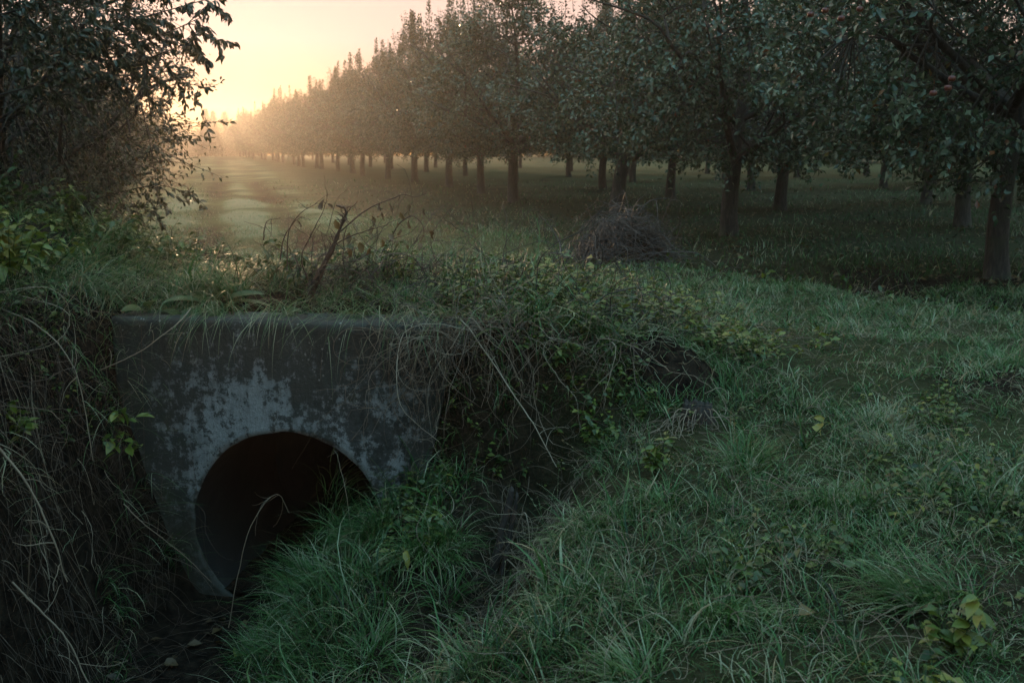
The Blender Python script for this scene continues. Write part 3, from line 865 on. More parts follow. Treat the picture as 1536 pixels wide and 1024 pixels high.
def near_grass():
    mb = MB()
    n = 30000
    x = rg.uniform(-5, 8, n); y = rg.uniform(1.5, 9.6, n)
    ok = in_view(x, y); x, y = x[ok], y[ok]
    d, L, sh = grass_field(x, y)
    ok = rg.uniform(0, 1, len(x)) < d * .42 * np.clip(1.25 - y / 14, .3, 1); x, y, L, sh = x[ok], y[ok], L[ok], sh[ok]
    m = len(x); nb = np.clip(rg.normal(30, 9, m), 10, 60).astype(int)
    cid = np.repeat(np.arange(m), nb); N = len(cid)
    rad = rg.uniform(.025, .085, m)[cid]; a = rg.uniform(0, 2 * np.pi, N); rr = rad * np.sqrt(rg.uniform(0, 1, N))
    px, py = x[cid] + rr * np.cos(a), y[cid] + rr * np.sin(a)
    # common lean of a clump: downhill, and a wandering wind
    gx = (ground(x + .1, y) - ground(x - .1, y)) / .2; gy = (ground(x, y + .1) - ground(x, y - .1)) / .2
    wa = 2 * np.pi * noise(x, y, 1.1, 64) * 1.5
    lx = -gx * 1.0 + .35 * np.cos(wa); ly = -gy * 1.0 + .35 * np.sin(wa)
    dx = rr / rad * np.cos(a) * .7 + .6 * lx[cid] + rg.normal(0, .75, N); dy = rr / rad * np.sin(a) * .7 + .6 * ly[cid] + rg.normal(0, .75, N)
    az = np.arctan2(dy, dx); ln = np.clip(np.hypot(dx, dy), 0, 1.6)
    Lb = L[cid] * rg.uniform(.45, 1.35, N) * np.exp(rg.normal(0, .32, m))[cid]
    lean = .12 + .42 * ln * rg.uniform(.5, 1.2, N); bend = rg.gamma(2.2, .8, N) + .3
    tc = np.clip(rg.normal(.44, .13, m) + sh + .35 * (noise(x, y, .45, 67, octaves=2) - .5), .08, .8)
    t = tc[cid] + rg.normal(0, .15, N); s_ = rg.uniform(0, 1, N) < .07; t[s_] = rg.uniform(.8, 1, s_.sum())
    dead = (rg.uniform(0, 1, m) < .06 + .3 * (noise(x, y, .8, 66, octaves=2) > .6))[cid] & (rg.uniform(0, 1, N) < .6); t[dead] = rg.uniform(.78, 1, dead.sum())
    P = np.stack([px, py, ground(px, py) - .012], 1)
    W = rg.uniform(.0016, .0040, N) * (1 + .5 * (Lb > .22)) * np.clip(py / 4, 1, 1.8)
    broad = (rg.uniform(0, 1, m) < .10)[cid]; W = np.where(broad, W * rg.uniform(1.8, 2.8, N), W); Lb = np.where(broad, Lb * 1.1, Lb)
    _, _, ins = wall_clear(P, .04); k = ~ins & ~(broad & (rg.uniform(0, 1, N) < .55))
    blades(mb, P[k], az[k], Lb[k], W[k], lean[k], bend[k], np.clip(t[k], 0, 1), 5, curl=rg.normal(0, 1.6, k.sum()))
    # short undergrowth between the clumps
    n = 150000
    x = rg.uniform(-5, 8, n); y = rg.uniform(1.5, 9.6, n); ok = in_view(x, y); x, y = x[ok], y[ok]
    d, L, sh = grass_field(x, y); ok = rg.uniform(0, 1, len(x)) < d * .5; x, y, L, sh = x[ok], y[ok], L[ok], sh[ok]; N = len(x)
    P = np.stack([x, y, ground(x, y) - .01], 1); _, _, ins = wall_clear(P, .04); P, L, sh = P[~ins], L[~ins], sh[~ins]; N = len(P)
    t = np.clip(rg.normal(.3, .13, N) + sh, 0, 1); q = rg.uniform(0, 1, N) < .12; t[q] = rg.uniform(.75, 1, q.sum())
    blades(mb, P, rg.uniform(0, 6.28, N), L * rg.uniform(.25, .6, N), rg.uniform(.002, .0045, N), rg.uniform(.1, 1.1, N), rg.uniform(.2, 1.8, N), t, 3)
    tag(mb.obj('grass', M['grass']), kind='stuff')
    return mb.n


def far_grass():
    mb = MB(); n = 420000
    y = 8.8 + 33 * rg.uniform(0, 1, n) ** 1.5; x = rg.uniform(-1, 1, n) * (.515 * y * 1.25 + .8)
    c = crest_c(x, y); nb = noise(x, y, 1.4, 71, octaves=3)
    lane = np.exp(-((x + 2.4 + .285 * (y - 10)) / 2.2) ** 2)
    d = (.35 + .65 * sstep(.35, .55, nb)) * (1 - .72 * sstep(.3, 1.2, c)) * np.clip(1.1 - y / 60, .3, 1)
    d = np.where((c > .1) & (c < 1.1) & (y < 13), d * .5, d)
    d = d * (1 - .5 * lane * sstep(11, 20, y)) * (1 - .4 * sstep(16, 30, y))
    ok = rg.uniform(0, 1, n) < d * .62; x, y, c, nb, lane = x[ok], y[ok], c[ok], nb[ok], lane[ok]; N = len(x)
    L = rg.uniform(.05, .12, N) * (.7 + .8 * nb) * (1 - .5 * lane) * (1 + .4 * (c > .2))
    W = .0030 + .00030 * y
    P = np.stack([x, y, ground(x, y) - .01], 1)
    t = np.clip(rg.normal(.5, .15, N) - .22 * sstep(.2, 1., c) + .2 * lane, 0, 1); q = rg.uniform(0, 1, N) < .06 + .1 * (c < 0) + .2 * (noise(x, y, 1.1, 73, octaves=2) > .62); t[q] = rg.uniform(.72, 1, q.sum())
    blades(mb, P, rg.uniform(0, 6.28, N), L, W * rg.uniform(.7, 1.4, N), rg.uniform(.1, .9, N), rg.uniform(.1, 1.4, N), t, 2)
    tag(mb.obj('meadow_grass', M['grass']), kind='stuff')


near_grass(); far_grass()

# ------------------------------------------------------------------ leafy creeping cover on the mound and the broken bank
def ground_cover():
    mb = MB(); n = 26000
    x = rg.uniform(-4, 5.5, n); y = rg.uniform(2.2, 9, n)
    u, w = wall_uw(x, y); e = ditch_e(x, y)
    nn_ = noise(x, y, .5, 81, octaves=2)
    d = np.where((u > -3.4) & (u < 3.2) & (w > .25) & (w < 3.0), 1.0, 0)
    d = d * (1 - sstep(1.4, 3.1, u + 1.2 * (noise(x, y, .5, 89) - .5))) * (1 - sstep(1.4, 3.0, w + 1.2 * (noise(x, y, .5, 90) - .5)) * .8)
    d = np.where((u > .62) & (u < 3.4) & (w > -.9) & (w <= .3), .95, d)
    d = np.where((u <= -.9) & (w < .6) & (w > -2.2) & (e < -.6), .95, d)
    d = np.where((e > 1.0) & (w < -.3), .5 * (noise(x, y, .9, 88, octaves=2) > .52), d)
    d = d * sstep(.36, .55, nn_)
    d = np.where((u > -1.05) & (u < .8) & (w > -.06) & (w < .34), 0, d)
    ok = rg.uniform(0, 1, n) < d; x, y, u, w = x[ok], y[ok], u[ok], w[ok]; n = len(x)
    h = rg.uniform(.03, .14, n) + (w > .25) * (u < 2.2) * rg.uniform(0, .2, n) * (noise(x, y, .6, 87) > .4)
    az = rg.uniform(0, 6.28, n); le = rg.uniform(.1, .9, n)
    # each plant: a short stem with 5 leaves up its length
    b = np.stack([x, y, ground(x, y)], 1); dirn = np.stack([np.sin(le) * np.cos(az), np.sin(le) * np.sin(az), np.cos(le)], 1)
    tubes(mb, b[:, None] + dirn[:, None] * (h[:, None] * np.array([0, .5, 1.]))[..., None], np.full((n, 3), .0013), 3, tint=.3)
    per = 6
    f = np.tile(np.linspace(.25, 1, per), n); I = np.repeat(np.arange(n), per)
    P = b[I] + dirn[I] * (h[I] * f)[:, None]
    la = rg.uniform(0, 6.28, len(I)); D = np.stack([np.cos(la), np.sin(la), rg.uniform(-.2, .6, len(I))], 1)
    N = np.stack([rg.normal(0, .4, len(I)), rg.normal(0, .4, len(I)), np.ones(len(I))], 1)
    pt = np.clip(rg.normal(.44, .13, n) + .13 * (w > .5) * (u > -.1) + .1 * (noise(x, y, .7, 83) - .5), 0, 1)
    t = np.clip(pt[I] + rg.normal(0, .09, len(I)), 0, 1)
    s = rg.uniform(.6, 1.25, len(I)) * rg.uniform(.75, 1.3, n)[I]
    big_ = 1 + .35 * (w > .25)[I]
    leaves(mb, P, D, N, .034 * s * big_, .021 * s * big_, t, fold=.3, droop=rg.uniform(.1, .5, len(I)), k=2)
    tag(mb.obj('ground_cover', M['weed']), kind='stuff')


ground_cover()

# ------------------------------------------------------------------ long grass combed over the mound and the rim of the headwall
def combed_grass():
    mb = MB()
    def batch(n, x, y, z, az0, azs, L0, L1, lean, bend0, bend1, tmean, W=.0036, segs=9, curl=.5):
        L = rg.uniform(L0, L1, n)
        t = np.clip(rg.normal(tmean, .12, n), 0, 1); q = rg.uniform(0, 1, n) < .22; t[q] = rg.uniform(.75, 1, q.sum())
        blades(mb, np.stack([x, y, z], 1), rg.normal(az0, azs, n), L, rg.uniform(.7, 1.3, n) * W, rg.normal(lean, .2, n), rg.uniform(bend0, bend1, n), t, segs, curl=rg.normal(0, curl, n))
    # left mass flowing to the right, above the left end of the wall
    n = 1500; p = np.array([at(u, 400, 5.8) for u in (60, 330)]); x = rg.uniform(p[0][0], p[1][0], n); y = rg.uniform(5.45, 6.5, n)
    batch(n, x, y, ground(x, y) - .01, -.35, .55, .2, .45, .8, .5, 1.8, .5, W=.0044)
    n = 900; x = rg.uniform(-3.2, -2.0, n); y = rg.uniform(4.9, 5.8, n)
    batch(n, x, y, ground(x, y) - .01, -.7, .6, .25, .5, .8, .6, 1.8, .55)
    # middle mass leaning right beside the dead weed
    n = 900; x = rg.uniform(-2.0, -.9, n); y = rg.uniform(5.7, 6.4, n)
    batch(n, x, y, ground(x, y) - .01, .1, .5, .16, .36, .7, .5, 1.4, .42)
    # fringe that falls over the rim
    n = 430; uu = rg.uniform(-.95, 1.0, n); uu = np.where(rg.uniform(0, 1, n) < .7, rg.choice([-.5, -.42, -.05, .3, .62, .85], n) + rg.normal(0, .06, n), uu); ww = rg.uniform(.18, .45, n)
    xy = WO + uu[:, None] * WA + ww[:, None] * WN
    z = np.maximum(ground(xy[:, 0], xy[:, 1]), np.where(ww < .33, WALL_TOP, -1)) - .005
    batch(n, xy[:, 0], xy[:, 1], z, -1.75, .5, .3, .6, 1.0, .9, 1.9, .6, W=.0032, curl=.35)
    n = 260; uu = rg.uniform(-.1, 1.1, n); ww = rg.uniform(.3, .55, n); xy = WO + uu[:, None] * WA + ww[:, None] * WN
    batch(n, xy[:, 0], xy[:, 1], ground(xy[:, 0], xy[:, 1]) - .005, -.6, .7, .2, .45, .9, .8, 1.8, .55)
    tag(mb.obj('long_grass', M['grass']), kind='stuff')


combed_grass()

# ------------------------------------------------------------------ dry stems hanging over the bank: a mass nobody would count
def hang(mb, P0, D0, steps, seg, wob, grav, r0, tint, sides=3):
    C = wander(P0, D0, steps, seg, wob, grav, clear=.012, r=rg)
    u, w, ins = wall_clear(C, .025)
    push = np.where(ins, w + .028, 0)
    C[..., 0] -= push * WN[0]; C[..., 1] -= push * WN[1]
    R = np.asarray(r0)[:, None] * np.linspace(1, .4, steps + 1)[None] * rg.uniform(.7, 1.35, (len(C), steps + 1))
    tubes(mb, C, R, sides, tint=tint)
    if steps >= 8:
        k = int(len(C) * 1.2); i = rg.integers(0, len(C), k); j = rg.integers(2, steps, k)
        S = wander(C[i, j], rg.normal(0, 1, (k, 3)), 4, rg.uniform(.008, .028, k), .35, .05, r=rg)
        tubes(mb, S, np.asarray(r0)[i][:, None] * np.linspace(.6, .3, 5)[None], 3, tint=np.broadcast_to(tint, (len(C),))[i])
    return C


def dry_vines():
    mb = MB()
    # right end of the headwall and the broken bank beside it
    n = 330; uu = np.concatenate([rg.normal(.95, .17, 220), rg.uniform(.7, 1.9, 110)]); ww = rg.uniform(-.06, .2, n)
    xy = WO + uu[:, None] * WA + ww[:, None] * WN
    P = np.c_[xy, np.maximum(ground(xy[:, 0], xy[:, 1]), .27) + .02]
    D = -WN[None] * 1. ; D = np.c_[np.repeat(D, n, 0) + rg.normal(0, .9, (n, 2)), rg.normal(.2, .5, n)]
    hang(mb, P, D, 20, rg.uniform(.012, .055, n), .52, .24, rg.uniform(.0011, .0026, n), np.clip(rg.normal(.62, .18, n), 0, 1))
    # left bank: dead grass and creepers down to the ditch
    n = 420; y = rg.uniform(2.9, 5.25, n); x = WO[0] + .1 * (y - 5.15) - rg.uniform(.72, 1.9, n)
    P = np.c_[x, y, ground(x, y) + .03]
    D = np.c_[rg.normal(.7, .5, n), rg.normal(-.25, .5, n), rg.normal(.3, .4, n)]
    hang(mb, P, D, 18, rg.uniform(.015, .065, n), .48, .24, rg.uniform(.0009, .0026, n), np.clip(rg.gamma(2.2, .15, n), 0, 1))
    n = 240; y = rg.uniform(3.6, 5.2, n); x = WO[0] + .1 * (y - 5.15) - rg.uniform(.62, 1.1, n)
    P = np.c_[x, y, ground(x, y) + rg.uniform(.02, .25, n)]
    D = np.c_[rg.normal(.35, .3, n), rg.normal(-.15, .3, n), np.full(n, -.6)]
    hang(mb, P, D, 14, rg.uniform(.015, .06, n), .36, .28, rg.uniform(.0009, .002, n), np.clip(rg.gamma(2.2, .16, n), 0, 1))
    # litter of stems in the ditch and on the gully
    n = 160; y = rg.uniform(3.2, 4.9, n); x = WO[0] + .1 * (y - 5.15) + rg.uniform(-.6, .45, n)
    P = np.c_[x, y, ground(x, y) + .02]; D = np.c_[rg.normal(0, 1, (n, 2)), rg.normal(0, .2, n)]
    hang(mb, P, D, 8, rg.uniform(.015, .04, n), .3, .08, rg.uniform(.001, .0022, n), np.clip(rg.normal(.4, .18, n), 0, 1))
    n = 200; t = rg.uniform(0, 1, n); y = 4.5 - t * 1.1; x = .03 + (y - 4.35) * .3 + rg.normal(0, .17, n)
    P = np.c_[x, y, ground(x, y) + .05]; D = np.c_[rg.normal(0, 1, (n, 2)), rg.normal(.2, .4, n)]
    hang(mb, P, D, 10, rg.uniform(.02, .04, n), .35, .12, rg.uniform(.0012, .0024, n), np.clip(rg.normal(.55, .2, n), 0, 1))
    # straw wisps over the right hand turf
    n = 1500; y = rg.uniform(2.2, 8.5, n); x = rg.uniform(-.2, 1, n) * (.62 * y) + .3
    P = np.c_[x, y, ground(x, y) + rg.uniform(.02, .09, n)]; D = np.c_[rg.normal(0, 1, (n, 2)), rg.normal(.2, .3, n)]
    hang(mb, P, D, 9, rg.uniform(.012, .034, n), .34, .06, rg.uniform(.0009, .0016, n), np.clip(rg.normal(.72, .14, n), 0, 1))
    tag(mb.obj('dry_undergrowth', M['dry_stem']), kind='stuff')


dry_vines()


# brambles tangled over the mound, right of the dead weed
def brambles():
    mb = MB(); n = 300
    u_ = rg.uniform(-.1, 2.1, n); w_ = rg.uniform(.35, 1.6, n); xy = WO + u_[:, None] * WA + w_[:, None] * WN
    P = np.c_[xy, ground(xy[:, 0], xy[:, 1])]
    D = np.c_[rg.normal(.5, .6, n), rg.normal(-.1, .5, n), rg.uniform(.8, 2.2, n)]
    C = hang(mb, P, D, 16, rg.uniform(.02, .06, n), .46, .12, rg.uniform(.0018, .0036, n), np.clip(rg.normal(.3, .15, n), 0, 1), 4)
    k = 420; ii = rg.integers(0, n, k); jj = rg.integers(4, 14, k)
    C2 = hang(mb, C[ii, jj], rg.normal(0, 1, (k, 3)) + [0, 0, .3], 6, rg.uniform(.015, .03, k), .4, .05, rg.uniform(.0009, .0014, k), np.clip(rg.normal(.35, .15, k), 0, 1), 3)
    # along the dip behind the crest, by the brush pile
    n = 260; t = rg.uniform(0, 1, n); x = 1.9 + t * 3.8 + rg.normal(0, .2, n); y = 9.0 + (2.6 - x) * .857 / .515 + .9 + rg.normal(0, .35, n)
    P = np.c_[x, y, ground(x, y)]; D = np.c_[rg.normal(-.2, .8, n), rg.normal(0, .6, n), rg.uniform(.3, 1.1, n)]
    hang(mb, P, D, 10, rg.uniform(.03, .06, n), .4, .14, rg.uniform(.0016, .003, n), np.clip(rg.normal(.4, .2, n), 0, 1), 3)
    tag(mb.obj('bramble_undergrowth', M['dark_twig']), kind='stuff')
    mb = MB(); n = 2600; t = rg.uniform(0, 1, n); x = 1.7 + t * 4.3 + rg.normal(0, .25, n); y = 9.0 + (2.6 - x) * .857 / .515 + .95 + rg.normal(0, .45, n)
    P = np.c_[x, y, ground(x, y) + rg.uniform(.0, .3, n) * rg.uniform(0, 1, n)]
    leaves(mb, P, rg.normal(0, 1, (n, 3)), rg.normal(0, .5, (n, 3)) + [0, 0, .8], rg.uniform(.04, .08, n), rg.uniform(.025, .045, n), np.clip(rg.normal(.35, .16, n), 0, 1), k=2)
    tag(mb.obj('bramble_leaves', M['weed']), kind='stuff')


brambles()


# fallen leaves under the orchard trees and in the ditch
def fallen():
    mb = MB(); n = 5200; y = 9.5 + 26 * rg.uniform(0, 1, n) ** 1.3; x = rg.uniform(-.25, .62, n) * y
    ok = crest_c(x, y) > .5; x, y = x[ok], y[ok]
    n2 = 80; yy = rg.uniform(3.3, 5.0, n2); x = np.r_[x, WO[0] + .1 * (yy - 5.15) + rg.uniform(-.6, .5, n2)]; y = np.r_[y, yy]; n = len(x)
    a = rg.uniform(0, 6.28, n); s = rg.uniform(.6, 1.3, n)
    leaves(mb, np.c_[x, y, ground(x, y) + .018], np.c_[np.cos(a), np.sin(a), rg.normal(0, .2, n)], np.c_[rg.normal(0, .3, (n, 2)), np.ones(n)], .075 * s, .045 * s, np.clip(rg.normal(.5, .22, n), 0, 1), fold=.5, droop=rg.uniform(-.2, .4, n), k=2)
    tag(mb.obj('fallen_leaves', M['dead_leaf']), kind='stuff')


fallen()


# ================================================================== SINGLE PLANTS AND OBJECTS
def spline(pts, k):
    pts = np.asarray(pts, float); n = len(pts)
    P = np.vstack([2 * pts[0] - pts[1], pts, 2 * pts[-1] - pts[-2]])
    t = np.linspace(0, n - 1.0001, k); i = t.astype(int); f = (t - i)[:, None]
    a, b, c, d = P[i], P[i + 1], P[i + 2], P[i + 3]
    return .5 * ((2 * b) + (-a + c) * f + (2 * a - 5 * b + 4 * c - d) * f ** 2 + (-a + 3 * b - 3 * c + d) * f ** 3)


def solo(name, label, cat, mb, mats, base, group=None):
    """one-mesh thing with its origin at its base"""
    base = np.asarray(base, np.float32)
    mb.v = [v - base for v in mb.v]
    o = mb.obj(name, mats); o.location = [float(q) for q in base]
    return tag(o, label, cat, group)


def cane(pts, r0, r1, label, tint=.8, side=3, cat='cane', name='bramble_cane', mat='dry_stem', group=None):
    P = spline([at(*p) for p in pts], 26); P += np.cumsum(rg.normal(0, .0012, P.shape), 0)
    mb = MB(); tubes(mb, P[None], np.linspace(r0, r1, 26)[None], 6, tint=tint, cap=True)
    for j in rg.integers(6, 24, side):
        C = wander(P[j:j + 1], rg.normal(0, 1, (1, 3)) + [[0, 0, .4]], 6, np.array([rg.uniform(.015, .035)]), .3, .1, r=rg)
        tubes(mb, C, np.linspace(r0 * .4, r1 * .4, 7)[None], 4, tint=tint)
    return solo(name, label, cat, mb, M[mat], P[0], group)


CG = 'dry canes around the culvert'
cane([(690, 478, 5.0), (722, 520, 4.85), (770, 590, 4.7), (802, 640, 4.6), (836, 700, 4.5)], .0035, .002, 'long pale cane slanting down from the right end of the headwall rim', .95, group=CG)
cane([(286, 462, 5.2), (262, 486, 5.05), (210, 527, 4.95), (150, 556, 4.85)], .003, .002, 'pale stem slanting across the upper left corner of the headwall', .8, group=CG)
cane([(-10, 660, 3.7), (22, 700, 3.7), (52, 748, 3.68), (80, 812, 3.66), (98, 872, 3.66)], .0058, .0025, 'thick pale cane arching down across the dead vines of the left bank', .78, 4, group=CG)
cane([(48, 742, 3.68), (47, 800, 3.7), (44, 860, 3.72), (42, 902, 3.74)], .003, .0022, 'reddish stem hanging straight down from the thick pale cane', .6, 2, group=CG)
cane([(18, 872, 3.6), (55, 912, 3.58), (100, 960, 3.55), (136, 1030, 3.5)], .0045, .003, 'brown cane low on the left bank above the ditch bottom', .66, 4, group=CG)
cane([(185, 755, 4.4), (215, 785, 4.4), (262, 820, 4.45), (316, 872, 4.5)], .0028, .0015, 'thin dry stem reaching from the left bank to the pipe mouth', .7, 3, group=CG)
cane([(0, 462, 4.7), (60, 490, 4.65), (115, 560, 4.6), (140, 690, 4.55)], .0042, .002, 'grey bramble cane bending down the upper left bank', .8, 4, group=CG)
cane([(342, 940, 3.95), (352, 880, 3.98), (372, 800, 4.05), (398, 752, 4.1), (418, 741, 4.12), (433, 770, 4.12)], .0024, .001, 'tall bent grass stalk standing in front of the dark pipe mouth', .62, 5, 'grass stalk', 'grass_stalk', group=CG)
cane([(527, 790, 4.7), (518, 730, 4.72), (508, 690, 4.75), (500, 672, 4.76)], .0014, .0009, 'thin upright dry straw before the right side of the pipe mouth', .95, 1, 'grass stalk', 'grass_stalk', group=CG)


# ---- dead weed with withered leaves behind the headwall
def dead_weed():
    b = at(462, 452, 5.62); b[2] = float(ground(b[0], b[1])) - .03
    root = thing('dead_weed', 'tall dead weed with dark leaning stem, arching branches and withered leaves behind the rim', 'weed', b)
    def rel(p): return at(*p) - b
    S = spline([(0, 0, 0), rel((470, 430, 5.62)), rel((492, 385, 5.62)), rel((508, 345, 5.62)), rel((518, 325, 5.62)), rel((514, 313, 5.62)), rel((503, 311, 5.6))], 30)
    S[2:] += np.cumsum(rg.normal(0, .0022, (28, 3)), 0); mb = MB(); tubes(mb, S[None], (np.interp(np.linspace(0, 1, 30), [0, .2, .45, .7, .9, 1], [.026, .019, .011, .0065, .007, .003]) * rg.uniform(.75, 1.3, 30))[None], 9, tint=.05, cap=True)
    C = wander(S[rg.integers(4, 22, 26)], rg.normal(0, 1, (26, 3)) + [0, 0, .2], 5, np.full(26, .014), .4, 0, r=rg); tubes(mb, C, np.linspace(.004, .001, 6)[None].repeat(26, 0), 4, tint=.3)
    mb.obj('stem', M['red_twig'], root)
    arms = [[(505, 352, 5.62), (540, 322, 5.64), (562, 308, 5.66), (590, 298, 5.68), (605, 292, 5.7), (622, 296, 5.72), (640, 290, 5.75)],
            [(500, 368, 5.6), (530, 352, 5.58), (552, 345, 5.55), (580, 338, 5.52)],
            [(512, 330, 5.62), (527, 316, 5.6), (537, 303, 5.58)],
            [(585, 362, 5.6), (592, 345, 5.6), (602, 332, 5.6), (618, 326, 5.6), (632, 338, 5.6), (634, 356, 5.6), (618, 376, 5.6)],
            [(462, 420, 5.55), (452, 385, 5.55), (470, 345, 5.55), (484, 315, 5.56), (489, 296, 5.56)],
            [(430, 400, 5.6), (432, 350, 5.6), (450, 322, 5.6), (474, 307, 5.58)],
            [(420, 390, 5.7), (425, 360, 5.7), (440, 335, 5.7), (455, 325, 5.7)],
            [(395, 360, 5.7), (400, 335, 5.7), (420, 328, 5.7)]]
    ends = []
    for a in arms:
        P = spline([rel(p) for p in a], 18); P += np.cumsum(rg.normal(0, .0014, P.shape), 0)
        mb = MB(); tubes(mb, P[None], np.linspace(.0042, .0014, 18)[None], 5, tint=.3, cap=True)
        C = wander(P[rg.integers(5, 17, 5)], rg.normal(0, 1, (5, 3)), 7, rg.uniform(.010, .022, 5), .4, .05, r=rg); tubes(mb, C, np.linspace(.0018, .0008, 8)[None].repeat(5, 0), 4, tint=.35)
        mb.obj('branch', M['red_twig'], root); ends.append(P)
    for q in range(30):
        b0 = at(rg.uniform(425, 660), rg.uniform(400, 430), 5.65 + rg.uniform(-.15, .2)) - b
        C = wander(b0[None], np.array([[rg.normal(.35, .4), rg.normal(0, .3), 1.]]), 16, np.array([rg.uniform(.012, .024)]), .28, .045, r=rg)
        mb = MB(); tubes(mb, C, (np.linspace(.0026, .0008, 17) * rg.uniform(.7, 1.3, 17))[None], 4, tint=.25)
        k = 6; C2 = wander(C[0, rg.integers(5, 16, k)], rg.normal(0, 1, (k, 3)) + [.2, 0, .2], 6, rg.uniform(.006, .016, k), .4, .03, r=rg); tubes(mb, C2, np.linspace(.0012, .0006, 7)[None].repeat(k, 0), 3, tint=.3)
        mb.obj('branch', M['red_twig'], root)
    for (u, v, L, W, t) in ((557, 322, .075, .03, .6), (568, 305, .06, .025, .45), (583, 303, .07, .03, .5), (600, 318, .06, .036, .8), (617, 306, .065, .03, .6), (612, 330, .05, .02, .5), (635, 312, .05, .026, .45), (572, 318, .055, .016, .4),
                            (503, 330, .06, .03, .9), (524, 348, .075, .035, .75), (540, 362, .06, .035, .85), (650, 345, .05, .025, .5), (585, 350, .06, .03, .6), (560, 340, .05, .022, .7), (602, 345, .045, .02, .55), (632, 365, .05, .025, .6), (520, 372, .06, .028, .6), (573, 360, .05, .03, .75), (446, 330, .045, .018, .4), (595, 330, .055, .02, .65), (486, 300, .05, .025, .35), (492, 306, .045, .022, .35), (478, 306, .05, .022, .4), (556, 372, .05, .03, .7), (610, 365, .04, .018, .6)):
        mb = MB(); p = rel((u, v, 5.62 + rg.uniform(-.05, .05)))
        leaves(mb, [p], [[rg.normal(.2, .35), rg.normal(0, .3), -1]], [[rg.normal(0, .5), -1, rg.normal(.2, .3)]], L, W * rg.uniform(.5, 1.2), np.array([t]), fold=rg.uniform(.4, 1.6), droop=np.array([rg.uniform(-.7, .7)]), k=5)
        mb.v[-1] = mb.v[-1] + rg.normal(0, .0035, mb.v[-1].shape).astype(np.float32)
        mb.obj('leaf', M['dead_leaf'], root)


dead_weed()


# ---- dock plant with big leaves on the rim
def rosette(name, label, cat, base, specs, mat='weed', group=None, stem=None):
    root = thing(name, label, cat, base, group=group)
    for (az, el, L, W, t) in specs:
        mb = MB(); d = np.array([math.cos(az) * math.cos(el), math.sin(az) * math.cos(el), math.sin(el)])
        s = .25 * L
        tubes(mb, np.stack([d * 0, d * s * .5, d * s])[None], np.array([[.0028, .0024, .002]]), 5, tint=t)
        leaves(mb, [d * s], [d + [0, 0, -.15]], [[-math.cos(az) * .3 * math.sin(el) + rg.normal(0, .25), -math.sin(az) * .3 * math.sin(el) + rg.normal(0, .25), 1.]], L, W, np.array([t]), fold=.35, droop=np.array([rg.uniform(.25, .6)]), k=7)
        mb.obj('leaf', M[mat], root)
    return root


p = at(318, 440, 5.52); p[2] = float(ground(p[0], p[1]))
rosette('dock_plant', 'dock plant with broad pointed green leaves above the middle of the headwall rim', 'plant', p + [0, 0, .06],
        [(-.2, .55, .26, .07, .38), (.15, .3, .3, .075, .42), (-1.2, .2, .2, .08, .36), (-2.6, .5, .22, .08, .4), (.9, .8, .2, .06, .42), (-1.9, .1, .17, .07, .33), (-.6, .9, .2, .06, .45), (2.6, .6, .2, .07, .4)])


for (u, v, Y, k, L, lab) in ((565, 462, 5.35, 7, .17, 'broad leaved weed drooping over the headwall rim right of the dead weed'), (420, 455, 5.4, 6, .15, 'small broad leaved weed on the rim between dock plant and dead weed'),
                            (655, 470, 5.25, 8, .15, 'leafy rosette on the rim above the right shoulder of the headwall'), (225, 455, 5.5, 7, .2, 'broad leaved weed over the left end of the headwall rim'), (760, 520, 4.95, 7, .13, 'leafy rosette clinging to the broken bank right of the headwall')):
    p = at(u, v, Y); p[2] = float(ground(p[0], p[1])) + .02
    rosette('broadleaf_weed', lab, 'weed', p, [(rg.uniform(-2.9, .2) if j_ % 3 else rg.uniform(0, 3), rg.uniform(-.1, .9), L * rg.uniform(.7, 1.2), L * rg.uniform(.28, .42), rg.uniform(.3, .52)) for j_ in range(k)])


def weed_plant(name, label, cat, base, H, nst, nleaf, ls, tint, lean=.35, mat='weed', aim=None):
    root = thing(name, label, cat, base)
    for j in range(nst):
        a = aim + rg.normal(0, .5) if aim is not None else rg.uniform(0, 6.28); h = H * rg.uniform(.7, 1.1); le = lean * rg.uniform(.4, 1.4)
        d = np.array([math.sin(le) * math.cos(a), math.sin(le) * math.sin(a), math.cos(le)])
        P = bez(np.zeros(3), d * h * .55 + [0, 0, h * .08], d * h + [0, 0, -h * .1 * le], 8)
        mb = MB(); tubes(mb, P[None], np.linspace(.0035, .0012, 8)[None], 5, tint=.25); mb.obj('stem', M[mat], root)
        mb = MB(); f = rg.uniform(.3, 1, nleaf); i = (f * 6.99).astype(int); q = P[i] + (P[i + 1] - P[i]) * (f * 6.99 - i)[:, None]
        az = rg.uniform(0, 6.28, nleaf); D = np.c_[np.cos(az), np.sin(az), rg.normal(.0, .35, nleaf)]
        N = np.c_[rg.normal(0, .4, (nleaf, 2)), np.ones(nleaf)]
        s = rg.uniform(.6, 1.2, nleaf)
        leaves(mb, q, D, N, ls * s, ls * .5 * s, np.clip(rg.normal(tint, .1, nleaf), 0, 1), fold=.35, droop=rg.uniform(.1, .6, nleaf), k=5)
        mb.obj('foliage', M[mat], root)
    return root


def gp(u, v, lift=0.):
    p = hit(u, v); p[2] = float(ground(p[0], p[1])) + lift; return p


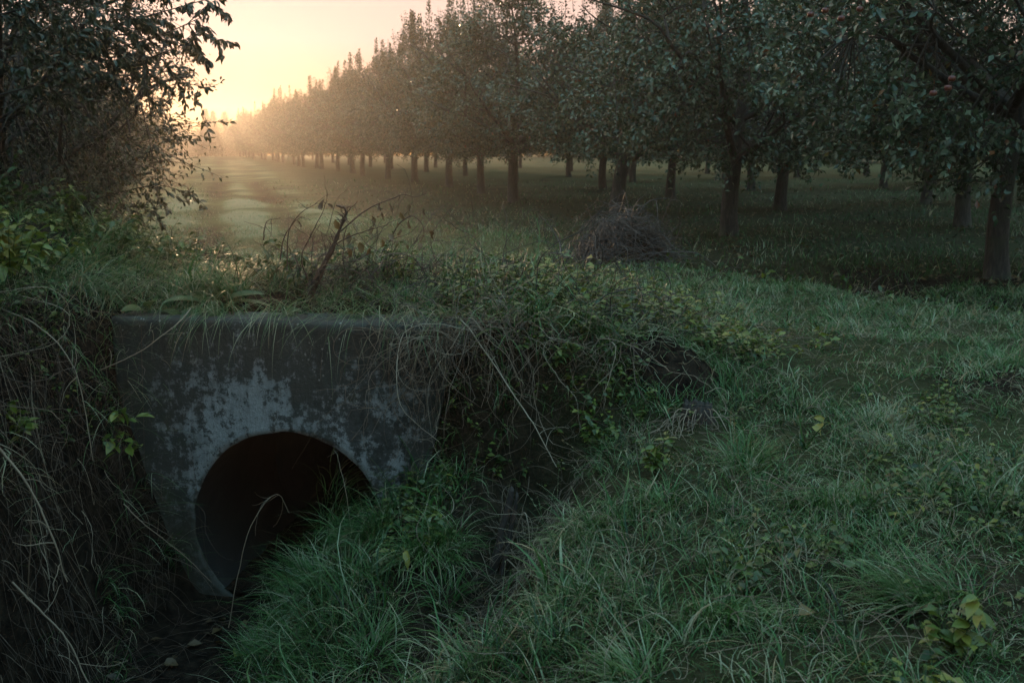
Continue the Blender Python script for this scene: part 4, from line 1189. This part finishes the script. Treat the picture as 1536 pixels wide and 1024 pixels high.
weed_plant('leafy_weed', 'yellow green leafy weed in the turf, low at the right', 'weed', gp(1420, 985), .19, 5, 9, .06, .62)
weed_plant('leafy_weed', 'broad leaved weed with yellowing leaves high on the left bank', 'weed', at(20, 470, 5.0) * [1, 1, 0] + [0, 0, float(ground(*at(20, 470, 5.0)[:2]))], .42, 9, 11, .085, .72)
weed_plant('leafy_weed', 'weed with drooping lobed leaves hanging at the left edge of the headwall', 'weed', at(165, 640, 4.75), .22, 5, 7, .075, .6, 1.5, aim=-.3)
weed_plant('leafy_weed', 'bright leafy plant growing where the broken bank meets the turf', 'weed', gp(985, 720), .2, 6, 12, .045, .52)
weed_plant('leafy_weed', 'leafy weed with pale leaves at the top of the left bank behind the combed grass', 'weed', at(120, 395, 6.6) * [1, 1, 0] + [0, 0, float(ground(*at(120, 395, 6.6)[:2]))], .35, 8, 14, .055, .5)


for (u, v, Y, H, n, ls, t, lab) in ((60, 440, 5.4, .4, 8, .075, .66, 'yellow green leafy plant right of the tallest weed on the left bank'),
                                    (175, 400, 6.3, .34, 7, .06, .42, 'dark green leafy plant behind the left end of the headwall'),
                                    (30, 360, 6.9, .5, 9, .07, .35, 'dark leafy plant under the hedge at the far left'),
                                    (250, 385, 6.8, .3, 8, .05, .45, 'low leafy plant on the mound below the arching hedge twigs'),
                                    (100, 345, 7.4, .45, 9, .06, .3, 'dark bushy plant round the foot of the hedge tree'),
                                    (360, 380, 6.7, .26, 6, .045, .5, 'small leafy plant on the mound left of the dead weed'),
                                    (610, 420, 5.9, .22, 8, .045, .6, 'yellowish leafy plant on the mound right of the dead weed'),
                                    (700, 440, 5.8, .2, 8, .04, .62, 'leafy yellow green plant above the right end of the headwall'),
                                    (830, 560, 4.9, .2, 9, .04, .5, 'green leafy creeper on the broken bank left of the soil heap'),
                                    (900, 620, 4.6, .2, 9, .042, .48, 'green leafy plant on the broken bank below the soil heap'),
                                    (445, 432, 5.75, .3, 9, .05, .3, 'dark leafy weed at the left side of the dead weed stem'),
                                    (520, 425, 5.8, .3, 10, .045, .36, 'dense dark leafy weed growing through the branches of the dead weed'),
                                    (575, 420, 5.85, .32, 10, .045, .42, 'green leafy weed under the arching branches of the dead weed'),
                                    (400, 420, 6.0, .3, 8, .05, .33, 'dark leafy weed on the mound above the dock plant'),
                                    (20, 560, 4.4, .3, 6, .06, .6, 'sparse leafy plant among the dead vines at the left edge')):
    q_ = at(u, v, Y); weed_plant('leafy_weed', lab, 'weed', np.array([q_[0], q_[1], float(ground(q_[0], q_[1]))]), H, n, 12, ls, t, .6)


# ---- grass tufts that stand out
def tuft(label, base, n, L0, L1, rad, tmean, lean=.9, bend=(.6, 1.8), W=.0042, group='grass tufts by the ditch'):
    mb = MB(); a = rg.uniform(0, 6.28, n); r_ = rad * rg.uniform(0, 1, n) ** .6; wx, wy = rg.normal(0, .5, 2); sq = rg.uniform(.6, 1.5)
    x, y = base[0] + r_ * np.cos(a) * sq, base[1] + r_ * np.sin(a) / sq; P = np.c_[x, y, ground(x, y) - .01]
    t = np.clip(rg.normal(tmean, .1, n), 0, 1); q = rg.uniform(0, 1, n) < .12; t[q] = rg.uniform(.74, .95, q.sum())
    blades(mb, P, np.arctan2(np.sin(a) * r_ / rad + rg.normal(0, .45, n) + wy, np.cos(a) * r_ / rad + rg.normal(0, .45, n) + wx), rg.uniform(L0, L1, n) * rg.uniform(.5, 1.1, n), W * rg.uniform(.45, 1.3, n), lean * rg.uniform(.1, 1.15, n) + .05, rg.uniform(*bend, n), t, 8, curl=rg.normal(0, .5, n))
    return solo('grass_tuft', label, 'grass tuft', mb, M['grass'], (base[0], base[1], float(ground(base[0], base[1]))), group)


for u, v, n, L0, L1, rad, t, lab in (
        (1395, 905, 420, .16, .32, .10, .48, 'large arching grass tuft left of the yellow green weed'),
        (1085, 925, 260, .10, .2, .09, .5, 'rounded grass tuft standing between the brown leaf and the gully'),
        (560, 985, 300, .14, .28, .11, .56, 'pale bluish grass tuft right of the ditch bottom'),
        (640, 830, 420, .16, .34, .13, .5, 'tall grass tuft hiding the right foot of the pipe mouth'),
        (950, 1015, 240, .10, .2, .1, .58, 'broad grass tuft at the lower edge in the middle of the turf'),
        (995, 760, 240, .10, .2, .08, .5, 'bright green tuft under the leafy plant of the broken bank'),
        (1500, 545, 320, .12, .22, .13, .5, 'tall green tuft out on the track at the far right'),
        (668, 900, 200, .12, .22, .07, .44, 'dark grass tuft on the left side of the gully'),
        (872, 900, 240, .12, .24, .1, .5, 'drooping grass tuft on the right side of the gully'),
        (470, 900, 260, .18, .36, .1, .5, 'grass tuft leaning into the pipe mouth'),
        (560, 800, 320, .2, .4, .1, .46, 'tall grass tuft at the right edge of the pipe mouth'),
        (520, 860, 300, .18, .38, .1, .55, 'pale grass tuft below the right half of the pipe mouth'),
        (420, 950, 300, .14, .3, .1, .58, 'bluish grass tuft on the edge of the ditch bottom'),
        (672, 800, 260, .14, .28, .09, .4, 'dark grass tuft left of the broken stake'),
        (345, 445, 300, .2, .4, .1, .5, 'dense grass clump above the headwall rim beside the dock plant'),
        (500, 452, 260, .16, .3, .1, .42, 'dark grass clump on the rim at the foot of the dead weed'),
        (620, 455, 260, .14, .28, .1, .45, 'grass clump on the rim left of the leafy rosette'),
        (270, 450, 260, .18, .34, .1, .55, 'pale grass clump at the left end of the headwall rim'),
        (505, 800, 240, .22, .42, .08, .44, 'slender grass tuft rising across the right half of the pipe mouth'),
        (455, 880, 260, .2, .38, .09, .5, 'grass tuft standing in front of the middle of the pipe mouth'),
        (390, 985, 260, .12, .26, .1, .5, 'grass clump spreading over the ditch bottom'),
        (1250, 760, 340, .12, .26, .12, .5, 'wide flattened grass tuft below the caught yellow leaf'),
        (1120, 700, 300, .12, .24, .1, .44, 'bright green grass tuft right of the rotten stump'),
        (880, 800, 260, .14, .28, .09, .5, 'grass tuft arching over the dark hollow right of the stake'),
        (1330, 640, 260, .1, .2, .12, .84, 'patch of dry straw coloured grass on the track at the right')):
    tuft(lab, gp(u, v), n, L0, L1, rad, t)


# ---- brush pile
def brush_pile():
    c = at(935, 384, 11.3); c[2] = float(ground(c[0], c[1]))
    root = thing('brush_pile', 'heap of dark pruned twigs and branches lying in front of the orchard', 'brush pile', c)
    def heap(name, n, steps, seg, r0, r1, tl, th, sides, wob=.2):
        mb = MB(); a = rg.uniform(0, 6.28, n); f = rg.uniform(0, 1, n) ** .55
        x, y = .56 * f * np.cos(a), .5 * f * np.sin(a); top = .50 * np.clip(1 - f ** 2, 0, 1) ** .8 * (.62 + .75 * noise(x + 9, y + 9, .3, 111, octaves=2))
        P = np.c_[x, y, top * rg.uniform(.25, 1.05, n)]
        D = np.c_[-np.sin(a) * rg.choice([-1, 1], n) + rg.normal(0, .5, n), np.cos(a) + rg.normal(0, .5, n), rg.normal(-.05, .35, n)]
        C = wander(P, D, steps, seg if np.ndim(seg) else np.full(n, seg), wob, .05, r=rg)
        rr = np.hypot(C[..., 0], C[..., 1]); lim = .56 * np.clip(1 - (rr / .72) ** 2, .02, 1) + .05
        C[..., 2] = np.clip(C[..., 2], .0, lim)
        tubes(mb, C, np.linspace(r0, r1, steps + 1)[None].repeat(n, 0), sides, tint=np.clip(rg.uniform(tl, th, n), 0, 1))
        return mb
    heap('twigs', 1100, 10, .045, .0045, .0018, .05, 1.0, 3).obj('twig_heap', M['dark_twig'], root)
    for j in range(36):
        a = rg.uniform(0, 6.28); f = rg.uniform(.1, .8) if j < 26 else rg.uniform(.95, 1.5)
        P0 = np.array([[.5 * f * math.cos(a), .45 * f * math.sin(a), .48 * max(0, 1 - f * f) * rg.uniform(.6, 1.) + .03]])
        C = wander(P0, np.array([[rg.normal(.3, .8), rg.normal(-.2, .6), rg.uniform(0, .7)]]), 12, np.array([rg.uniform(.03, .06)]), .22, .06, r=rg)
        mb = MB(); tubes(mb, C, np.linspace(.009, .0035, 13)[None], 6, tint=rg.uniform(.4, .95), cap=True)
        C2 = wander(C[0, rg.integers(4, 12, 4)], rg.normal(0, 1, (4, 3)), 6, np.full(4, .03), .3, 0, r=rg); tubes(mb, C2, np.linspace(.0035, .0015, 7)[None].repeat(4, 0), 4, tint=rg.uniform(.4, .9))
        mb.obj('branch', M['dark_twig'], root)
    n = 800; mb = MB(); a = rg.uniform(0, 6.28, n); f = rg.uniform(0, 1, n) ** .5
    P = np.c_[.5 * f * np.cos(a), .45 * f * np.sin(a), .42 * (1 - f ** 2) * rg.uniform(.2, 1, n)]
    leaves(mb, P, rg.normal(0, 1, (n, 3)), rg.normal(0, .7, (n, 3)) + [0, 0, .5], .05, .028, rg.uniform(0, .5, n), k=2)
    mb.obj('withered_foliage', M['dead_leaf'], root)
    # a core of matted dead stuff so the heap is not see-through
    k = 26; U, V = np.meshgrid(np.linspace(0, 2 * np.pi, k, endpoint=False), np.linspace(0, 1, 12))
    R = .5 * V * (1 + .25 * (noise(np.cos(U) * 3, np.sin(U) * 3 + V * 3, .6, 97) - .5)); Z = .36 * (1 - V ** 2.2) - .03 + .08 * (noise(R * np.cos(U) * 8, R * np.sin(U) * 8, 1., 98) - .5)
    idx = np.arange(12 * k).reshape(12, k); mb = MB()
    mb.add(np.stack([R * np.cos(U), .9 * R * np.sin(U), Z], -1).reshape(-1, 3), np.stack([idx[:-1], np.roll(idx[:-1], -1, 1), np.roll(idx[1:], -1, 1), idx[1:]], -1).reshape(-1, 4))
    mb.obj('matted_core', M['soil'], root)


brush_pile()


# ---- broken stake in the gully
def broken_stake():
    b = gp(742, 862, -.05)
    root = thing('broken_stake', 'dark split wooden stake with rusty brown edges leaning in the gully', 'stake', b)
    tp = at(772, 735, b[1] + .12) - b
    k = 14; ax = np.linspace(0, 1, k)
    for (off, w0, h, lab) in ((-.02, .02, 1.0, 'dark'), (.025, .010, .93, 'edge')):
        mb = MB(); rings = []
        for j, t in enumerate(ax):
            c = tp * t * h + np.array([off, 0, 0]) * (1 - .3 * t) + rg.normal(0, .002, 3)
            w_ = w0 * (1 - .55 * t) + .004; d_ = .022 * (1 - .5 * t) + .003
            rings.append(c + np.array([[-w_, -d_, 0], [0, -d_ * 1.4, 0], [w_, -d_, 0], [w_ * .9, d_, 0], [-w_ * .8, d_, 0]]) * (1 + rg.normal(0, .1, (5, 1))))
        V = np.concatenate(rings + [[rings[-1].mean(0) + [0, 0, .025]]]); m = 5; idx = np.arange(k * m).reshape(k, m)
        mb.add(V, np.stack([idx[:-1], np.roll(idx[:-1], -1, 1), np.roll(idx[1:], -1, 1), idx[1:]], -1).reshape(-1, 4))
        mb.add(V[-6:], [[j, (j + 1) % 5, 5] for j in range(5)])
        mb.obj('splinter', M['rot'], root)


broken_stake()
cane([(768, 815, 4.15), (788, 770, 4.1), (797, 800, 4.05), (795, 850, 4.0), (790, 880, 3.98)], .003, .0016, 'pale bent root hanging beside the broken stake', .9, 3, 'root', 'dry_root', group=CG)
cane([(760, 838, 3.95), (790, 868, 3.9), (812, 895, 3.86), (818, 935, 3.8)], .0028, .0014, 'forked pale root lying below the broken stake', .85, 4, 'root', 'dry_root', group=CG)


# ---- heap of dark soil and the rotten stump with its roots
def dirt_heap():
    c = gp(1000, 552); k, m = 120, 44; U, V = np.meshgrid(np.linspace(0, 2 * np.pi, k, endpoint=False), np.linspace(0, 1, m))
    x, y = .34 * V * np.cos(U), .30 * V * np.sin(U)
    z = .13 * (1 - V ** 2) ** 1.1 * (.35 + 1.2 * noise(x + 3, y + 3, .15, 101, octaves=4)) + .06 * (noise(x + 5, y, .05, 102, octaves=3) - .5) * (1 - V ** 3) - .05 * V ** 4
    Z = ground(x + c[0], y + c[1]) + z - .01
    idx = np.arange(m * k).reshape(m, k); mb = MB()
    mb.add(np.stack([x + c[0], y + c[1], Z], -1).reshape(-1, 3), np.stack([idx[:-1], np.roll(idx[:-1], -1, 1), np.roll(idx[1:], -1, 1), idx[1:]], -1).reshape(-1, 4))
    solo('dirt_heap', 'low heap of bare dark soil thrown up on the bank right of the headwall', 'soil heap', mb, M['soil'], c)


dirt_heap()


def rotten_stump():
    c = gp(1046, 628); c[2] -= .03
    root = thing('rotten_stump', 'low rotten stump with reddish broken edge and trailing roots below the soil heap', 'stump', c)
    k = 40; U = np.linspace(0, 2 * np.pi, k, endpoint=False); mb = MB(); rings = []
    jag = .04 * noise(np.cos(U) * 3, np.sin(U) * 3, .35, 105, octaves=2)
    for z, r_ in ((0, .095), (.03, .085), (.06, .07), (.085, .066)):
        rr = r_ * (1 + .22 * (noise(np.cos(U) * 2, np.sin(U) * 2 + z, .5, 106, octaves=2) - .5) * 2)
        rings.append(np.stack([rr * np.cos(U), rr * .8 * np.sin(U), z + (jag if z > .08 else 0 * U)], 1))
    rings.append(rings[-1] * [.75, .75, 1] - [0, 0, .02]); rings.append(rings[-1] * [.3, .3, .6])
    V = np.concatenate(rings); n = len(rings); idx = np.arange(n * k).reshape(n, k)
    mb.add(V, np.stack([idx[:-1], np.roll(idx[:-1], -1, 1), np.roll(idx[1:], -1, 1), idx[1:]], -1).reshape(-1, 4)); mb.obj('stub', M['rot'], root)
    for j in range(26):
        a = rg.uniform(-2.9, -.2); P0 = np.array([[.1 * math.cos(a), .08 * math.sin(a), rg.uniform(.04, .1)]])
        C = wander(P0, np.array([[math.cos(a) - .3, math.sin(a), rg.uniform(-.1, .5)]]), 12, np.array([rg.uniform(.014, .028)]), .28, .3, r=rg)
        g = ground(C[0, :, 0] + c[0], C[0, :, 1] + c[1]) - c[2] + .008; C[0, :, 2] = np.maximum(C[0, :, 2], g)
        mb = MB(); tubes(mb, C, np.linspace(.003, .0012, 13)[None], 5, tint=rg.uniform(.45, .9)); mb.obj('root', M['dry_stem'], root)


rotten_stump()


# ---- single fallen leaves one can pick out
def big_leaf(label, base, az, L, W, t, tilt=.3, mat='dead_leaf', up=.02, group='single fallen leaves'):
    mb = MB(); d = [math.cos(az), math.sin(az), tilt]
    leaves(mb, [base + np.array([0, 0, up])], [d], [[rg.normal(0, .3), -.35, 1]], L, W, np.array([t]), fold=.7, droop=np.array([.55]), k=7)
    mb.v[-1] = mb.v[-1] + rg.normal(0, .0022, mb.v[-1].shape).astype(np.float32)
    tubes(mb, np.stack([base + [0, 0, up], base + [-.012 * d[0] * 2, -.012 * d[1] * 2, up + .004], base + [-.05 * d[0], -.05 * d[1], up - .002]])[None], np.array([[.0012, .0012, .001]]), 4, tint=t)
    solo('fallen_leaf', label, 'leaf', mb, M[mat], base, group)


big_leaf('crumpled grey brown leaf on the dark ditch bottom', gp(246, 1003), .3, .07, .06, .5, .15)
big_leaf('pale greenish round leaf on the ditch bottom beside the grass', gp(352, 990), 1.2, .06, .055, .75, .2, 'weed')
big_leaf('yellow leaf caught in the turf on the track', gp(1228, 668), 1.4, .07, .05, .98, .9, 'weed', .06)
big_leaf('second yellow leaf fragment just above the caught yellow leaf', gp(1233, 664), 2.4, .05, .035, .96, .8, 'weed', .09)
big_leaf('curled orange brown leaf lying in the turf near the rounded tuft', gp(1196, 950), .2, .055, .04, .85, .5, 'dead_leaf', .05)
big_leaf('narrow yellowed leaf hanging in the tall grass left of the gully', gp(608, 868), -1.3, .08, .03, .9, -.6, 'weed', .12)
big_leaf('grey green curled leaf at the foot of the gully', gp(682, 945), .6, .06, .04, .5, .5, 'weed', .03)


# ================================================================== OVERHANGING BRANCHES OF THE LEFT HEDGE
def by_start(cat, text):
    return next(o for o in COL.objects if o.get('category') == cat and text in o.get('label', ''))


hedge_main = by_start('shrub', 'tall dark hedge tree'); hedge_grey = by_start('shrub', 'arching twigs reaching')


def leafy_branch(root, pts, r0, per, L, W, tint, name='foliage', mat='hedge_leaf', side=6, sl=.35, dr=(.3, .8), down=.7):
    P = spline([at(*p) for p in pts], 24); wood, fol = MB(), MB()
    tubes(wood, P[None], np.linspace(r0, .002, 24)[None], 6)
    D = P[-1] - P[0]; D /= np.linalg.norm(D)
    tw = [P]
    for j in range(side):
        i = rg.integers(4, 22)
        C = wander(P[i:i + 1], (D * .8 + rg.normal(0, .55, 3))[None], 23, np.array([sl * rg.uniform(.5, 1.1) / 23]), .10, .03, r=rg)[0]
        tubes(wood, C[None], np.linspace(.004, .0014, 24)[None], 5); tw.append(C)
    TW = np.stack(tw); n = len(TW); ti = rg.uniform(.12, 1, (n, per)) * 22.99; i0 = ti.astype(int); ar = np.arange(n)[:, None]
    q = (TW[ar, i0] + (TW[ar, i0 + 1] - TW[ar, i0]) * (ti - i0)[..., None]).reshape(-1, 3); d = unit((TW[ar, i0 + 1] - TW[ar, i0]).reshape(-1, 3)); m = len(q)
    s = rg.uniform(.65, 1.15, m)
    leaves(fol, q, d * .8 + rg.normal(0, .55, (m, 3)) + [0, 0, -down], rg.normal(0, .5, (m, 3)) + [0, -.5, .6], L * s, W * s, np.clip(rg.normal(tint, .13, m), 0, 1), fold=.4, droop=rg.uniform(*dr, m), k=4)
    w = wood.obj('branch', M['bark']); parent_keep(w, root)
    f = fol.obj(name, M[mat]); parent_keep(f, root)


for pts in ([(40, 60, 7.6), (140, 45, 7.4), (230, 22, 7.2), (335, -8, 7.0)], [(60, 95, 7.7), (150, 78, 7.5), (235, 55, 7.3), (312, 22, 7.1)], [(80, 130, 7.7), (160, 110, 7.5), (230, 85, 7.4), (290, 62, 7.2)],
            [(20, 20, 7.6), (120, 0, 7.4), (210, -18, 7.2), (290, -40, 7.0)], [(0, 110, 7.6), (80, 80, 7.4), (150, 40, 7.2), (200, 10, 7.1)], [(30, 150, 7.7), (110, 140, 7.5), (180, 118, 7.4), (250, 98, 7.3)],
            [(-60, 90, 6.9), (20, 70, 6.8), (90, 30, 6.7), (140, -10, 6.6)], [(-60, 160, 6.9), (10, 140, 6.8), (80, 120, 6.7), (130, 90, 6.6)], [(-60, 30, 6.8), (10, 20, 6.7), (70, 0, 6.6), (110, -30, 6.5)]):
    leafy_branch(hedge_main, pts, .010, 52, .058, .022, .40, side=9, sl=.45)
for pts in ([(150, 262, 9.6), (210, 235, 9.5), (258, 205, 9.4), (316, 180, 9.3)], [(160, 215, 9.7), (215, 180, 9.6), (255, 150, 9.5), (292, 118, 9.5)], [(140, 300, 9.4), (195, 285, 9.3), (242, 278, 9.2), (292, 296, 9.1)],
            [(110, 330, 9.0), (160, 316, 8.9), (210, 310, 8.9), (258, 316, 8.8)], [(150, 180, 9.8), (205, 145, 9.8), (240, 110, 9.7), (268, 80, 9.7)], [(100, 240, 9.6), (160, 215, 9.5), (210, 195, 9.5), (262, 214, 9.4)]):
    leafy_branch(hedge_grey, pts, .007, 18, .06, .026, .5, side=7, sl=.5, dr=(.2, .6), down=.15)


# grass and threads that grow over the edge of the soil heap
def heap_edge():
    c = gp(1000, 552); mb = MB(); n = 520; a = rg.uniform(0, 6.28, n); f = rg.uniform(.72, 1.15, n)
    x, y = c[0] + .34 * f * np.cos(a), c[1] + .3 * f * np.sin(a)
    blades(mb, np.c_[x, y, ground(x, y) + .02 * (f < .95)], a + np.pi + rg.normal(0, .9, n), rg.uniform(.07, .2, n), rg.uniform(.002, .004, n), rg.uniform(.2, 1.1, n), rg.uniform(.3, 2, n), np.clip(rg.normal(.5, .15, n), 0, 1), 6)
    n = 70; a = rg.uniform(0, 6.28, n); f = rg.uniform(.1, 1, n); P = np.c_[c[0] + .3 * f * np.cos(a), c[1] + .27 * f * np.sin(a), np.zeros(n)]
    P[:, 2] = ground(P[:, 0], P[:, 1]) + .12 * (1 - f ** 2) + .01
    C = wander(P, np.c_[rg.normal(0, 1, (n, 2)), rg.normal(0, .2, n)], 8, rg.uniform(.01, .028, n), .35, .06, clear=.01, r=rg)
    q = np.hypot(C[..., 0] - c[0], C[..., 1] - c[1]) / .34; C[..., 2] = np.maximum(C[..., 2], ground(C[..., 0], C[..., 1]) + .13 * np.clip(1 - q ** 2, 0, 1) + .008)
    tubes(mb, C, np.full((n, 9), .0012), 3, tint=np.clip(rg.normal(.85, .08, n), 0, 1))
    tag(mb.obj('heap_edge_grass', M['grass']), kind='stuff')


heap_edge()


# flowering grass stalks gone to seed, standing over the turf
def seed_stalks():
    mb = MB(); n = 420; y = rg.uniform(2.3, 8.5, n); x = rg.uniform(-.25, 1, n) * .6 * y
    e = ditch_e(x, y); u, w = wall_uw(x, y); ok = (e > .3) & ((w < -.3) | (w > .35)); x, y = x[ok], y[ok]; n = len(x)
    h = rg.uniform(.12, .34, n)
    C = wander(np.c_[x, y, ground(x, y)], np.c_[rg.normal(0, .35, (n, 2)), np.ones(n)], 10, h / 10, .10, .05, r=rg)
    t = np.clip(rg.normal(.8, .1, n), 0, 1)
    tubes(mb, C, np.linspace(.0009, .0005, 11)[None].repeat(n, 0), 3, tint=t)
    per = 16; i = rg.integers(6, 11, (n, per)); q = C[np.arange(n)[:, None], i].reshape(-1, 3) + rg.normal(0, .002, (n * per, 3)); m = len(q)
    d = np.repeat(C[:, 10] - C[:, 7], per, 0) + rg.normal(0, .012, (m, 3))
    leaves(mb, q, d, rg.normal(0, 1, (m, 3)), rg.uniform(.006, .013, m), .0026, np.repeat(np.clip(t + .08, 0, 1), per), k=2)
    tag(mb.obj('seeding_grass', M['grass']), kind='stuff')


seed_stalks()
# ================================================================== AIR, SKY, SUN, CAMERA
bpy.context.view_layer.update()
SUN_EL, SUN_AZ = math.radians(3.0), math.radians(-16.5)      # azimuth from +Y towards +X
mh, nth, ndh, lkh = newmat('morning_haze')
oh = ndh.new('ShaderNodeOutputMaterial'); ph = ndh.new('ShaderNodeVolumePrincipled')
ph.inputs['Color'].default_value = (.93, .88, .83, 1); ph.inputs['Density'].default_value = .0014; ph.inputs['Anisotropy'].default_value = .82
lkh.new(ph.outputs[0], oh.inputs['Volume'])
hx = np.array([[x, y, z] for z in (-3.0, 8.2) for x, y in ((-134, -44), (134, -44), (134, 179), (-134, 179))])
mb = MB(); mb.add(hx, [[3, 2, 1, 0], [4, 5, 6, 7], [0, 1, 5, 4], [1, 2, 6, 5], [2, 3, 7, 6], [3, 0, 4, 7]])
tag(mb.obj('haze', mh, smooth=False), kind='stuff')

world = bpy.data.worlds.new('World'); scene.world = world; world.use_nodes = True
wn, wl = world.node_tree.nodes, world.node_tree.links
bg = wn['Background']; sky = wn.new('ShaderNodeTexSky'); sky.sky_type = 'NISHITA'; sky.sun_disc = False
sky.sun_elevation = SUN_EL; sky.sun_rotation = SUN_AZ; sky.altitude = 100; sky.air_density = 1.; sky.dust_density = 1.5; sky.ozone_density = 2.9
bg.inputs['Strength'].default_value = .12
# thin high mist: the glow round the sun is spread and stays below a cream white
sp = wn.new('ShaderNodeSeparateColor'); cb = wn.new('ShaderNodeCombineColor'); wl.new(sky.outputs[0], sp.inputs[0])


def wmath(op, a, b):
    n = wn.new('ShaderNodeMath'); n.operation = op
    for i, q in enumerate((a, b)):
        if isinstance(q, (int, float)): n.inputs[i].default_value = q
        else: wl.new(q, n.inputs[i])
    return n.outputs[0]


geo_w = wn.new('ShaderNodeTexCoord'); sz = wn.new('ShaderNodeSeparateXYZ'); wl.new(geo_w.outputs['Generated'], sz.inputs[0])
up = wmath('MINIMUM', wmath('DIVIDE', wmath('MAXIMUM', sz.outputs['Z'], 0.), .10), 1.)      # 0 at the horizon, 1 from six degrees up
sx, sy = math.sin(SUN_AZ), math.cos(SUN_AZ)
ds = wmath('ADD', wmath('MULTIPLY', sz.outputs['X'], sx), wmath('MULTIPLY', sz.outputs['Y'], sy))
back = wmath('MINIMUM', wmath('MAXIMUM', wmath('DIVIDE', wmath('SUBTRACT', .45, ds), .8), 0.), 1.)
for i, (cap, low, rel) in enumerate(((.40, 1., .15), (.272, .60, .55), (.225, .13, .8))):
    c_ = sp.outputs[i]
    cap_n = wmath('MULTIPLY', wmath('ADD', wmath('MULTIPLY', up, 1 - low), low), cap)
    cap_n = wmath('MULTIPLY', cap_n, wmath('ADD', 1., wmath('MULTIPLY', back, rel)))
    soft = wmath('POWER', wmath('ADD', 1., wmath('POWER', wmath('DIVIDE', c_, cap_n), 2.)), .5)
    wl.new(wmath('DIVIDE', c_, soft), cb.inputs[i])
# the dawn sky is bright overhead and dull low down on the side away from the sun
high = wmath('MINIMUM', wmath('DIVIDE', wmath('MAXIMUM', sz.outputs['Z'], 0.), .85), 1.)
lowb = wmath('MULTIPLY', back, wmath('SUBTRACT', 1., high))
fac = wmath('MULTIPLY', wmath('SUBTRACT', 1., wmath('MULTIPLY', lowb, .62)), wmath('ADD', 1., wmath('MULTIPLY', wmath('POWER', high, 2.), 1.3)))
vm = wn.new('ShaderNodeVectorMath'); vm.operation = 'SCALE'; wl.new(cb.outputs[0], vm.inputs[0]); wl.new(fac, vm.inputs['Scale'])
wl.new(vm.outputs[0], bg.inputs['Color'])

sl = bpy.data.lights.new('sun', 'SUN'); sl.energy = .088; sl.angle = math.radians(.6); sl.color = (1., .62, .33)
so = bpy.data.objects.new('sun', sl); COL.objects.link(so)
from mathutils import Vector
sd = Vector((math.sin(SUN_AZ) * math.cos(SUN_EL), math.cos(SUN_AZ) * math.cos(SUN_EL), math.sin(SUN_EL)))
so.rotation_euler = sd.to_track_quat('Z', 'Y').to_euler(); so.location = (-10, 30, 20)

cd = bpy.data.cameras.new('camera'); cam = bpy.data.objects.new('camera', cd); COL.objects.link(cam)
cam.location = (0, 0, CAMZ); cam.rotation_euler = (math.pi / 2 - PITCH, 0, 0)
cd.sensor_width = 36; cd.lens = FPX / 1536 * 36; cd.clip_start = .05; cd.clip_end = 2000
cd.dof.use_dof = True; cd.dof.focus_distance = 5.0; cd.dof.aperture_fstop = 5.6
scene.camera = cam
scene.render.engine = 'CYCLES'
scene.view_settings.view_transform = 'Standard'; scene.view_settings.look = 'None'; scene.view_settings.gamma = 1
scene.view_settings.exposure = 4.45
cy = scene.cycles
cy.max_bounces = 5; cy.diffuse_bounces = 2; cy.glossy_bounces = 2; cy.transmission_bounces = 3; cy.volume_bounces = 1; cy.transparent_max_bounces = 8
cy.use_denoising = True; cy.caustics_reflective = False; cy.caustics_refractive = False
